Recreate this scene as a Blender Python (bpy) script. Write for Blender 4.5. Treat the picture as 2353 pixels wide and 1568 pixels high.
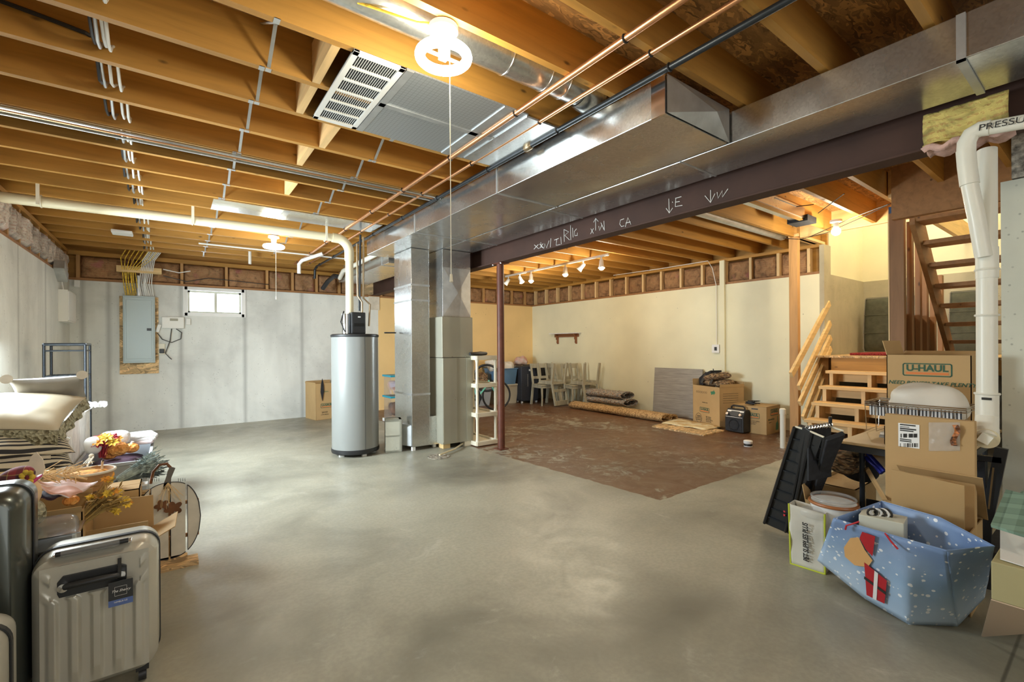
import bpy, bmesh, math, random
from mathutils import Vector as V, Matrix, noise
for o in list(bpy.data.objects): bpy.data.objects.remove(o)
R=math.radians; pi=math.pi; rnd=random.Random(7)
SC=bpy.context.scene; COL=SC.collection
# ---------------- camera ----------------
F=1055.4; YAW=0.63778; ROLL=-0.006526; CY=11.3; CH=1.30
fw=V((math.sin(YAW),math.cos(YAW),0)); r0=V((math.cos(YAW),-math.sin(YAW),0)); u0=V((0,0,1))
cr=r0*math.cos(ROLL)+u0*math.sin(ROLL); cu=u0*math.cos(ROLL)-r0*math.sin(ROLL)
cam=bpy.data.cameras.new('camera'); co=bpy.data.objects.new('camera',cam); COL.objects.link(co)
cam.sensor_width=36; cam.lens=F/2353*36; cam.shift_y=CY/2353; cam.clip_start=.05; cam.clip_end=200
m=Matrix.Identity(4)
for i in range(3): m[i][0]=cr[i]; m[i][1]=cu[i]; m[i][2]=-fw[i]
m.translation=V((0,0,CH)); co.matrix_world=m; SC.camera=co
# ---------------- view / world / lights ----------------
SC.view_settings.view_transform='Standard'; SC.view_settings.look='None'
SC.view_settings.gamma=1; SC.view_settings.exposure=0.0; SC.view_settings.use_curve_mapping=False
W=bpy.data.worlds.new('daylight'); SC.world=W; W.use_nodes=True
bg=W.node_tree.nodes['Background']; bg.inputs[0].default_value=(.72,.88,1,1); bg.inputs[1].default_value=3.0
def area(name,loc,rot,sx,sy,p,c):
    l=bpy.data.lights.new(name,'AREA'); l.shape='RECTANGLE'; l.size=sx; l.size_y=sy; l.energy=p; l.color=c
    o=bpy.data.objects.new(name,l); o.location=loc; o.rotation_euler=rot; COL.objects.link(o); return o
def point(name,loc,p,c,r=.06):
    l=bpy.data.lights.new(name,'POINT'); l.energy=p; l.color=c; l.shadow_soft_size=r
    o=bpy.data.objects.new(name,l); o.location=loc; COL.objects.link(o); return o
# daylight at an assumed, unseen door in the left wall and at the basement window, plus a rear fill
area('assumed_door_daylight',(-1.36,4.98,1.05),(0,R(-62),0),1.9,1.45,430,(.84,.95,1))  # added area light in the assumed opening, brightens the floor and left wall
area('daylight_window',(.6,9.32,2.07),(R(-90),0,0),.8,.4,12,(.82,.93,1))
area('rear_fill_light',(1.0,-3.0,1.6),(R(90),0,0),3.6,1.5,42,(.92,.97,1))  # added fill light in front of the closed rear wall, no window there
WARM=(1,.89,.68)
# ---------------- pixel helpers (2353x1568 frame) ----------------
def ray(x,y):
    return fw+cr*((x-1176.5)/F)+cu*((784+CY-y)/F)
def FL(x,y,z=0):
    d=ray(x,y); t=(z-CH)/d.z; return V((d.x*t,d.y*t,z))
def XP(x,y,X):
    d=ray(x,y); t=X/d.x; return V((X,d.y*t,CH+d.z*t))
def YP(x,y,Y):
    d=ray(x,y); t=Y/d.y; return V((d.x*t,Y,CH+d.z*t))
# ---------------- materials ----------------
MT={}
def mat(name,base=(.5,.5,.5),rough=.6,metal=0,kind=None,**k):
    if name in MT: return MT[name]
    m=bpy.data.materials.new(name); m.use_nodes=True; nt=m.node_tree; N=nt.nodes; L=nt.links
    b=N['Principled BSDF']; b.inputs['Base Color'].default_value=(*base,1); b.inputs['Roughness'].default_value=rough
    b.inputs['Metallic'].default_value=metal
    if 'trans' in k: b.inputs['Transmission Weight'].default_value=k['trans']; b.inputs['IOR'].default_value=k.get('ior',1.45)
    if 'alpha' in k: b.inputs['Alpha'].default_value=k['alpha']
    if 'coat' in k: b.inputs['Coat Weight'].default_value=k['coat']
    if 'emit' in k: b.inputs['Emission Color'].default_value=(*k.get('ecol',base),1); b.inputs['Emission Strength'].default_value=k['emit']
    MT[name]=m
    if kind: kind(nt,N,L,b,base,k)
    return m
def tc(N,L,scale=(1,1,1),rot=(0,0,0),coord='Object'):
    t=N.new('ShaderNodeTexCoord'); mp=N.new('ShaderNodeMapping'); mp.inputs['Scale'].default_value=scale; mp.inputs['Rotation'].default_value=rot
    L.new(t.outputs[coord],mp.inputs[0]); return mp.outputs[0]
def nz(N,L,vec,s,det=3,rough=.5,dist=0):
    n=N.new('ShaderNodeTexNoise'); n.inputs['Scale'].default_value=s; n.inputs['Detail'].default_value=det; n.inputs['Roughness'].default_value=rough; n.inputs['Distortion'].default_value=dist
    L.new(vec,n.inputs['Vector']); return n.outputs['Fac']
def ramp(N,L,fac,stops,const=False):
    r=N.new('ShaderNodeValToRGB'); e=r.color_ramp.elements
    if const: r.color_ramp.interpolation='CONSTANT'
    while len(e)<len(stops): e.new(.5)
    for a,(p,c) in zip(e,stops): a.position=p; a.color=(*c,1) if len(c)==3 else c
    L.new(fac,r.inputs[0]); return r.outputs[0]
def mix(N,L,f,a,b,mode='MIX'):
    m=N.new('ShaderNodeMix'); m.data_type='RGBA'; m.blend_type=mode
    for s,v in ((0,f),(6,a),(7,b)):
        if hasattr(v,'node'): L.new(v,m.inputs[s])
        elif s==0: m.inputs[0].default_value=v
        else: m.inputs[s].default_value=(*v,1)
    return m.outputs[2]
def math_(N,L,op,a,b=0):
    m=N.new('ShaderNodeMath'); m.operation=op
    for i,v in enumerate((a,b)):
        if hasattr(v,'node'): L.new(v,m.inputs[i])
        else: m.inputs[i].default_value=v
    return m.outputs[0]
def bump(N,L,b,h,st=.3,d=.01):
    n=N.new('ShaderNodeBump'); n.inputs['Strength'].default_value=st; n.inputs['Distance'].default_value=d; L.new(h,n.inputs['Height']); L.new(n.outputs[0],b.inputs['Normal'])
def mul(c,f): return tuple(min(1,x*f) for x in c)
def rnd_tint(N,L,col,amt=.12):
    oi=N.new('ShaderNodeObjectInfo'); mr=N.new('ShaderNodeMapRange'); mr.inputs[3].default_value=1-amt; mr.inputs[4].default_value=1+amt
    L.new(oi.outputs['Random'],mr.inputs[0]); hs=N.new('ShaderNodeHueSaturation'); L.new(mr.outputs[0],hs.inputs['Value']); L.new(col,hs.inputs['Color']); return hs.outputs[0]
def K_wood(nt,N,L,b,base,k):
    ax=k.get('axis','X'); s=[9,9,9]; s['XYZ'.index(ax)]=.7
    v=tc(N,L,tuple(s)); g=nz(N,L,v,2.2,4,.55,.6)
    c=ramp(N,L,g,[(.3,mul(base,.80)),(.5,base),(.72,mul(base,1.13))])
    v2=tc(N,L,(1.3 if ax=='X' else 3,1.3 if ax=='Y' else 3,1.3 if ax=='Z' else 3)); vo=N.new('ShaderNodeTexVoronoi'); vo.inputs['Scale'].default_value=2.2; L.new(v2,vo.inputs[0])
    kn=ramp(N,L,vo.outputs['Distance'],[(.03,(1,1,1)),(.085,(0,0,0))])
    c=mix(N,L,kn,c,mul(base,.30)); c=rnd_tint(N,L,c,k.get('var',.10)); L.new(c,b.inputs['Base Color']); bump(N,L,b,g,.12,.004)
def K_noise(nt,N,L,b,base,k):
    g=nz(N,L,tc(N,L,k.get('st',(1,1,1))),k.get('ns',6),k.get('det',4))
    c=ramp(N,L,g,[(.3,mul(base,k.get('lo',.85))),(.7,mul(base,k.get('hi',1.1)))]); L.new(c,b.inputs['Base Color'])
    if k.get('bump'): bump(N,L,b,g,k['bump'],.02)
def K_osb(nt,N,L,b,base,k):
    v=tc(N,L,(1,1,1)); vo=N.new('ShaderNodeTexVoronoi'); vo.inputs['Scale'].default_value=11; vo.inputs['Randomness'].default_value=1
    mp=tc(N,L,(1,2.6,2),(0,0,.5)); d=nz(N,L,mp,5,3); ad=N.new('ShaderNodeVectorMath'); ad.operation='ADD'; 
    L.new(mp,ad.inputs[0]); L.new(d,ad.inputs[1]); L.new(ad.outputs[0],vo.inputs[0])
    sp=N.new('ShaderNodeSeparateColor'); L.new(vo.outputs['Color'],sp.inputs[0])
    c=ramp(N,L,sp.outputs[0],[(0,mul(base,.45)),(.35,mul(base,.8)),(.7,base),(1,mul(base,1.55))]); L.new(c,b.inputs['Base Color']); bump(N,L,b,sp.outputs[0],.3,.004)
def K_galv(nt,N,L,b,base,k):
    v=tc(N,L); vo=N.new('ShaderNodeTexVoronoi'); vo.inputs['Scale'].default_value=90; L.new(v,vo.inputs[0]); sp=N.new('ShaderNodeSeparateColor'); L.new(vo.outputs['Color'],sp.inputs[0])
    g=nz(N,L,v,3,3); c=ramp(N,L,sp.outputs[0],[(0,mul(base,.88)),(1,mul(base,1.08))]); c=mix(N,L,math_(N,L,'MULTIPLY',g,.3),c,mul(base,.85)); L.new(c,b.inputs['Base Color'])
    rr=ramp(N,L,g,[(.3,(.20,)*3),(.7,(.32,)*3)]); L.new(rr,b.inputs['Roughness']); w=nz(N,L,tc(N,L,(1,.45,1)),1.6,0); bump(N,L,b,w,.35,.06)
def K_conc(nt,N,L,b,base,k):
    v=tc(N,L); g=nz(N,L,v,1.1,6,.62,.3); c=ramp(N,L,g,[(.28,mul(base,.74)),(.5,base),(.75,mul(base,1.14))])
    st=nz(N,L,tc(N,L,(1.6,1.6,.25)),1.5,3,.6); c=mix(N,L,ramp(N,L,st,[(.45,(0,0,0)),(.75,(.5,.5,.5))]),c,mul(base,.66))
    # form seams
    xs=k.get('seams'); 
    if xs:
        sx=N.new('ShaderNodeSeparateXYZ'); L.new(v,sx.inputs[0]); wob=nz(N,L,v,3,4); 
        for ax,x in xs:
            d=math_(N,L,'ABSOLUTE',math_(N,L,'SUBTRACT',sx.outputs[ax],x)); d=math_(N,L,'MULTIPLY',d,math_(N,L,'ADD',.5,wob))
            c=mix(N,L,ramp(N,L,d,[(.004,(.55,)*3),(.05,(0,)*3)]),c,mul(base,.42))
    vo=N.new('ShaderNodeTexVoronoi'); vo.inputs['Scale'].default_value=26; L.new(v,vo.inputs[0]); sel=nz(N,L,v,6,2)
    pit=math_(N,L,'MULTIPLY',ramp(N,L,vo.outputs['Distance'],[(.10,(1,)*3),(.2,(0,)*3)]),ramp(N,L,sel,[(.5,(0,)*3),(.62,(.6,)*3)])) 
    c=mix(N,L,pit,c,mul(base,.35)); L.new(c,b.inputs['Base Color']); bump(N,L,b,g,.25,.02)
def K_paint(nt,N,L,b,base,k):
    v=tc(N,L); g=nz(N,L,v,1.4,4); c=ramp(N,L,g,[(.3,mul(base,.92)),(.7,mul(base,1.04))])
    vo=N.new('ShaderNodeTexVoronoi'); vo.inputs['Scale'].default_value=7; L.new(v,vo.inputs[0]); sel=nz(N,L,v,1.2,2)
    pit=math_(N,L,'MULTIPLY',ramp(N,L,vo.outputs['Distance'],[(.045,(1,)*3),(.07,(0,)*3)]),ramp(N,L,sel,[(.52,(0,)*3),(.6,(.7,)*3)]))
    c=mix(N,L,pit,c,mul(base,.3)); L.new(c,b.inputs['Base Color']); bump(N,L,b,g,.1,.01)
def K_floor(nt,N,L,b,base,k):
    v=tc(N,L); sx=N.new('ShaderNodeSeparateXYZ'); L.new(v,sx.inputs[0])
    g=nz(N,L,v,.9,7,.62,.5); c=ramp(N,L,g,[(.3,mul(base,.60)),(.5,base),(.7,mul(base,1.18))])
    g2=nz(N,L,tc(N,L,(1,1,1),(0,0,.6)),3.2,8,.7,1.2); c=mix(N,L,ramp(N,L,g2,[(.58,(0,)*3),(.70,(.42,)*3)]),c,(.62,.60,.52))
    g3=nz(N,L,v,.55,3,.5,.3); c=mix(N,L,ramp(N,L,g3,[(.48,(0,)*3),(.64,(.6,)*3)]),c,(.115,.108,.085))
    fn=nz(N,L,v,45,3); c=mix(N,L,ramp(N,L,fn,[(.4,(.22,)*3),(.6,(0,)*3)]),c,mul(base,.55))
    # saw cut joints
    for ax,x in ((1,.30),):
        d=math_(N,L,'ABSOLUTE',math_(N,L,'SUBTRACT',sx.outputs[ax],x)); c=mix(N,L,ramp(N,L,d,[(.003,(.8,)*3),(.007,(0,)*3)]),c,(.05,.045,.035))
    # brown floor paint, worn in places
    wob=math_(N,L,'MULTIPLY',math_(N,L,'SUBTRACT',nz(N,L,v,6,4),.5),.06)
    mx=math_(N,L,'GREATER_THAN',math_(N,L,'ADD',sx.outputs[0],wob),math_(N,L,'SUBTRACT',3.42,math_(N,L,'MULTIPLY',sx.outputs[1],.062)))
    my=math_(N,L,'GREATER_THAN',math_(N,L,'ADD',sx.outputs[1],wob),2.355); mk=math_(N,L,'MULTIPLY',mx,my)
    wn=nz(N,L,tc(N,L,(1,1,1),(0,0,.3)),5,9,.75,1.5); wl=nz(N,L,v,1.0,2); wear=math_(N,L,'ADD',wn,math_(N,L,'MULTIPLY',wl,.5))
    wr=ramp(N,L,wear,[(.80,(1,)*3),(.90,(.15,)*3)]); mk2=math_(N,L,'MULTIPLY',mk,wr)
    br=ramp(N,L,g,[(.3,(.112,.053,.026)),(.7,(.180,.090,.046))]); c=mix(N,L,mk2,c,br); L.new(c,b.inputs['Base Color'])
    rr=ramp(N,L,g2,[(.35,(.30,)*3),(.7,(.55,)*3)]); L.new(rr,b.inputs['Roughness']); bump(N,L,b,g2,.10,.01)
def K_stripe(nt,N,L,b,base,k):
    v=tc(N,L,(1,1,1),coord='Object'); sx=N.new('ShaderNodeSeparateXYZ'); L.new(v,sx.inputs[0]); wob=math_(N,L,'MULTIPLY',nz(N,L,v,5,2),.006)
    f=math_(N,L,'FRACT',math_(N,L,'MULTIPLY',math_(N,L,'ADD',sx.outputs[k.get('ax',1)],wob),k.get('freq',45)))
    c=ramp(N,L,f,[(0,(.03,.03,.035)),(.42,(.03,.03,.035)),(.46,base),(.96,base)]); L.new(c,b.inputs['Base Color'])
def K_plaid(nt,N,L,b,base,k):
    v=tc(N,L); sx=N.new('ShaderNodeSeparateXYZ'); L.new(v,sx.inputs[0]); out=base; q=k.get('freq',9)
    cc=None
    for ax in k.get('axes',(0,1)):
        f=math_(N,L,'FRACT',math_(N,L,'MULTIPLY',sx.outputs[ax],q)); a=ramp(N,L,f,[(0,base),(.5,base),(.52,k['c2']),(.9,k['c2']),(.93,k.get('c3',base))],True)
        cc=a if cc is None else mix(N,L,.5,cc,a)
    L.new(cc,b.inputs['Base Color'])
def K_weave(nt,N,L,b,base,k):
    v=tc(N,L,k.get('st',(1,1,1))); vo=N.new('ShaderNodeTexVoronoi'); vo.inputs['Scale'].default_value=k.get('ns',60); L.new(v,vo.inputs[0]); sp=N.new('ShaderNodeSeparateColor'); L.new(vo.outputs['Color'],sp.inputs[0])
    c=ramp(N,L,sp.outputs[0],[(i/(len(k['cols'])-1),x) for i,x in enumerate(k['cols'])]); L.new(c,b.inputs['Base Color']); bump(N,L,b,vo.outputs['Distance'],.8,.02)
def K_snow(nt,N,L,b,base,k):
    v=tc(N,L); g=nz(N,L,v,3,3); c=ramp(N,L,g,[(.35,(.16,.30,.52)),(.5,(.30,.46,.66)),(.66,(.50,.62,.78))])
    sx=N.new('ShaderNodeSeparateXYZ'); L.new(v,sx.inputs[0]); gz=ramp(N,L,math_(N,L,'MULTIPLY',sx.outputs[2],2.5),[(0,(.62,.74,.86)),(.5,(.34,.50,.72)),(1,(.22,.30,.56))]); c=mix(N,L,.55,c,gz)
    for s,th in ((22,.17),(31,.15)):
        vo=N.new('ShaderNodeTexVoronoi'); vo.inputs['Scale'].default_value=s; vo.inputs['Randomness'].default_value=.8; L.new(v,vo.inputs[0])
        c=mix(N,L,ramp(N,L,vo.outputs['Distance'],[(th,(.9,)*3),(th+.03,(0,)*3)]),c,(.95,.97,1))
    L.new(c,b.inputs['Base Color'])
def K_lam(nt,N,L,b,base,k):
    v=tc(N,L,k.get('st',(1,1,14))); g=nz(N,L,v,3,5,.6); c=ramp(N,L,g,[(.3,mul(base,.72)),(.7,mul(base,1.2))]); L.new(c,b.inputs['Base Color'])
def K_batt(nt,N,L,b,base,k):
    v=tc(N,L,(1,1,1)); g=nz(N,L,v,9,5,.6,.8); c=ramp(N,L,g,[(.33,mul(base,.5)),(.5,base),(.7,mul(base,1.3))])
    pk=nz(N,L,v,4,2); c=mix(N,L,ramp(N,L,pk,[(.62,(0,)*3),(.72,(.6,)*3)]),c,k.get('pink',(.40,.13,.13)))
    # printed lines of the facing
    sx=N.new('ShaderNodeSeparateXYZ'); L.new(v,sx.inputs[0]); f=math_(N,L,'FRACT',math_(N,L,'MULTIPLY',sx.outputs[2],32)); dn=nz(N,L,v,60,2)
    pr=math_(N,L,'MULTIPLY',math_(N,L,'GREATER_THAN',f,.6),math_(N,L,'GREATER_THAN',dn,.5)); c=mix(N,L,math_(N,L,'MULTIPLY',pr,.35),c,(.30,.06,.03)); c=rnd_tint(N,L,c,.15); L.new(c,b.inputs['Base Color']); bump(N,L,b,g,.7,.03)
def K_leaf(nt,N,L,b,base,k):
    oi=N.new('ShaderNodeObjectInfo'); g=nz(N,L,tc(N,L),40,2); c=ramp(N,L,g,[(.3,mul(base,.5)),(.7,mul(base,1.3))]); L.new(c,b.inputs['Base Color'])
JW=(.47,.235,.045)
mat('wood_x',JW,.62,kind=K_wood,axis='X'); mat('wood_y',JW,.62,kind=K_wood,axis='Y'); mat('wood_z',(.52,.28,.10),.62,kind=K_wood,axis='Z')
mat('pale_x',(.78,.55,.26),.6,kind=K_wood,axis='X'); mat('pale_y',(.76,.50,.22),.6,kind=K_wood,axis='Y'); mat('pale_z',(.74,.52,.26),.6,kind=K_wood,axis='Z')
mat('dark_z',(.33,.165,.07),.6,kind=K_wood,axis='Z'); mat('dark_x',(.36,.17,.06),.6,kind=K_wood,axis='X')
mat('osb',(.50,.27,.09),.75,kind=K_osb); mat('osb_pale',(.62,.42,.21),.75,kind=K_osb)
mat('galv',(.66,.67,.66),.28,.92,kind=K_galv); mat('galv_flat',(.60,.62,.63),.45,.85,kind=K_noise,ns=9,lo=.85,hi=1.1)
mat('concrete',(.72,.73,.69),.85,kind=K_conc,seams=[(0,-.76),(0,.123),(0,1.025),(0,1.946),(0,-1.05),(1,6.4),(1,7.6)])
mat('concrete_stair',(.50,.45,.33),.85,kind=K_conc); mat('concrete_right',(.60,.60,.50),.85,kind=K_conc)
mat('yellow',(.84,.80,.58),.7,kind=K_paint); mat('orange',(.88,.62,.28),.7,kind=K_paint); mat('cream_wall',(.84,.78,.56),.8,kind=K_noise,ns=2,lo=.95,hi=1.03)
mat('floor',(.405,.39,.31),.4,kind=K_floor)
mat('beam',(.058,.025,.016),.75,0,kind=K_noise,ns=3,lo=.8,hi=1.2); mat('column',(.13,.036,.018),.5,kind=K_noise,ns=12,lo=.7,hi=1.15)
mat('grey_paint',(.25,.26,.25),.34,.0,coat=.25); mat('furnace',(.42,.41,.33),.42,.35,kind=K_noise,ns=2,lo=.95,hi=1.05)
mat('panel_grey',(.40,.47,.47),.45,.1); mat('white_plastic',(.80,.79,.74),.4); mat('white',(.82,.82,.80),.5); mat('cream_plastic',(.80,.75,.60),.4)
mat('pvc',(.80,.78,.68),.35); mat('pvc_cream',(.76,.68,.47),.35); mat('copper',(.70,.36,.18),.32,.9); mat('brass',(.32,.24,.15),.4,.9)
mat('black_pipe',(.03,.035,.04),.35,.5); mat('black',(.018,.019,.021),.45); mat('black_matte',(.015,.016,.02),.75,kind=K_noise,ns=30,lo=.7,hi=1.5); mat('black_metal',(.02,.025,.032),.3,.4)
mat('chrome',(.75,.76,.78),.18,1); mat('chalk',(.75,.73,.70),.9); mat('cardboard',(.50,.325,.145),.8,kind=K_noise,ns=3,lo=.93,hi=1.06); mat('cardboard_in',(.40,.27,.12),.85,kind=K_noise,ns=3,lo=.93,hi=1.06)
mat('print_green',(.03,.10,.06),.7); mat('print_black',(.03,.028,.025),.7); mat('print_red',(.55,.10,.05),.7); mat('print_orange',(.70,.20,.05),.7); mat('print_white',(.85,.85,.83),.6)
mat('tape_blue',(.03,.09,.22),.5); mat('glass',(1,1,1),.02,trans=1,ior=1.1); mat('clear_plastic',(.92,.94,.95),.12,trans=.85,ior=1.3,alpha=.55)
mat('film',(.8,.8,.78),.25,alpha=.20); mat('bag_white',(.78,.72,.62),.5,alpha=.93)
mat('batt',(.34,.19,.085),.8,kind=K_batt); mat('batt_grey',(.50,.44,.38),.8,kind=K_batt,pink=(.55,.38,.36)); mat('batt_pink',(.62,.40,.34),.9,kind=K_noise,ns=20,bump=.8); mat('batt_yel',(.52,.42,.13),.8,kind=K_batt,pink=(.52,.42,.13))
mat('lamp_glow',(1,.93,.78),.3,emit=22,ecol=(1,.92,.74)); mat('bulb_glow',(1,.85,.6),.3,emit=40,ecol=(1,.80,.48)); mat('bulb_soft',(1,.95,.85),.3,emit=9,ecol=(1,.95,.82))
mat('chair_grey',(.42,.385,.28),.6,kind=K_lam,st=(6,6,1)); mat('laminate',(.33,.30,.26),.5,kind=K_lam); mat('blue_tub',(.10,.20,.33),.45); mat('bin_beige',(.45,.40,.30),.5); mat('bin_grey',(.36,.38,.40),.45)
mat('mint',(.16,.62,.52),.4); mat('navy',(.022,.025,.035),.7,kind=K_noise,ns=60,lo=.7,hi=1.5); mat('jute',(.55,.35,.15),.9,kind=K_weave,ns=55,cols=[(.30,.17,.07),(.60,.38,.17),(.72,.49,.25)])
mat('braid',(.4,.35,.3),.9,kind=K_weave,ns=60,cols=[(.10,.06,.04),(.50,.42,.33),(.22,.27,.32),(.62,.55,.45),(.33,.15,.08)]); mat('camo',(.2,.15,.1),.85,kind=K_weave,ns=38,st=(1,1,3),cols=[(.02,.018,.015),(.36,.22,.10),(.55,.38,.22),(.05,.04,.03),(.30,.14,.06)])
mat('cushion',(.085,.088,.062),.85,kind=K_noise,ns=14,lo=.8,hi=1.15,bump=.3); mat('red_rug',(.26,.02,.02),.95,kind=K_noise,ns=60,lo=.5,hi=1.5,bump=1); mat('walnut',(.25,.09,.035),.4,kind=K_wood,axis='Y')
mat('silver_shell',(.52,.505,.44),.36,.40,coat=.15); mat('dark_shell',(.09,.10,.09),.30,.6,coat=.3); mat('tag_blue',(.10,.16,.40),.5)
mat('stripe',(.66,.60,.48),.85,kind=K_stripe,ax=1,freq=42); mat('satin',(.56,.49,.36),.38,kind=K_noise,ns=3,lo=.9,hi=1.08); mat('ruffle',(.40,.39,.27),.8,kind=K_weave,ns=70,cols=[(.12,.10,.05),(.40,.38,.26),(.48,.46,.33)]); mat('grey_cloth',(.27,.25,.22),.8,kind=K_noise,ns=5,lo=.85,hi=1.1); mat('linen',(.66,.60,.50),.85,kind=K_noise,ns=10)
mat('towel',(.72,.72,.72),.9,kind=K_noise,ns=25,bump=.6); mat('white_wash',(.78,.78,.76),.7,kind=K_noise,ns=12,lo=.8,hi=1.05); mat('pumpkin_white',(.68,.64,.54),.8,kind=K_noise,ns=10,lo=.85,hi=1.08)
mat('pumpkin_orange',(.70,.27,.05),.75,kind=K_weave,ns=45,cols=[(.50,.17,.02),(.75,.30,.06),(.85,.40,.10)]); mat('rust',(.15,.06,.022),.5,.4,kind=K_noise,ns=14,lo=.5,hi=1.5); mat('stem',(.13,.12,.105),.7)
mat('straw',(.72,.50,.24),.8); mat('straw_dark',(.42,.27,.08),.8); mat('petal_yellow',(.80,.52,.05),.7,kind=K_leaf); mat('petal_orange',(.80,.34,.04),.7,kind=K_leaf); mat('petal_red',(.45,.03,.05),.7,kind=K_leaf); mat('leaf',(.16,.20,.06),.8,kind=K_leaf); mat('sage',(.40,.48,.46),.85,kind=K_leaf); mat('pine',(.16,.20,.21),.85,kind=K_leaf)
mat('plaid',(.24,.03,.04),.85,kind=K_plaid,c2=(.07,.02,.03),c3=(.42,.33,.12),freq=22,axes=(0,2)); mat('magenta',(.50,.03,.17),.6); mat('skin_cloth',(.72,.50,.30),.85); mat('green_plaid',(.15,.24,.18),.7,kind=K_plaid,c2=(.24,.38,.30),c3=(.08,.14,.11),freq=11,axes=(0,1))
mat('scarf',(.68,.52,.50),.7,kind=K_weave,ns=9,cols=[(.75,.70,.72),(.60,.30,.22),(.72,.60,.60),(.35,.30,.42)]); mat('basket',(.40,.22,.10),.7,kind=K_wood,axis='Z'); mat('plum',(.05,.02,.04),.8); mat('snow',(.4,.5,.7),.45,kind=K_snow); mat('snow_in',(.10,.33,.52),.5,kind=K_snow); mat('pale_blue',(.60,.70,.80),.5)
mat('lime',(.55,.62,.05),.6); mat('amber',(.40,.15,.05),.4,coat=.4); mat('blue_gloss',(.03,.04,.35),.2,.3); mat('maple_top',(.62,.44,.22),.45,kind=K_noise,ns=4); mat('tan_print',(.78,.44,.17),.6); mat('gravel',(.28,.25,.20),.95,kind=K_noise,ns=30,lo=.3,hi=2,bump=1); mat('green_sign',(.05,.20,.10),.6)
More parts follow.
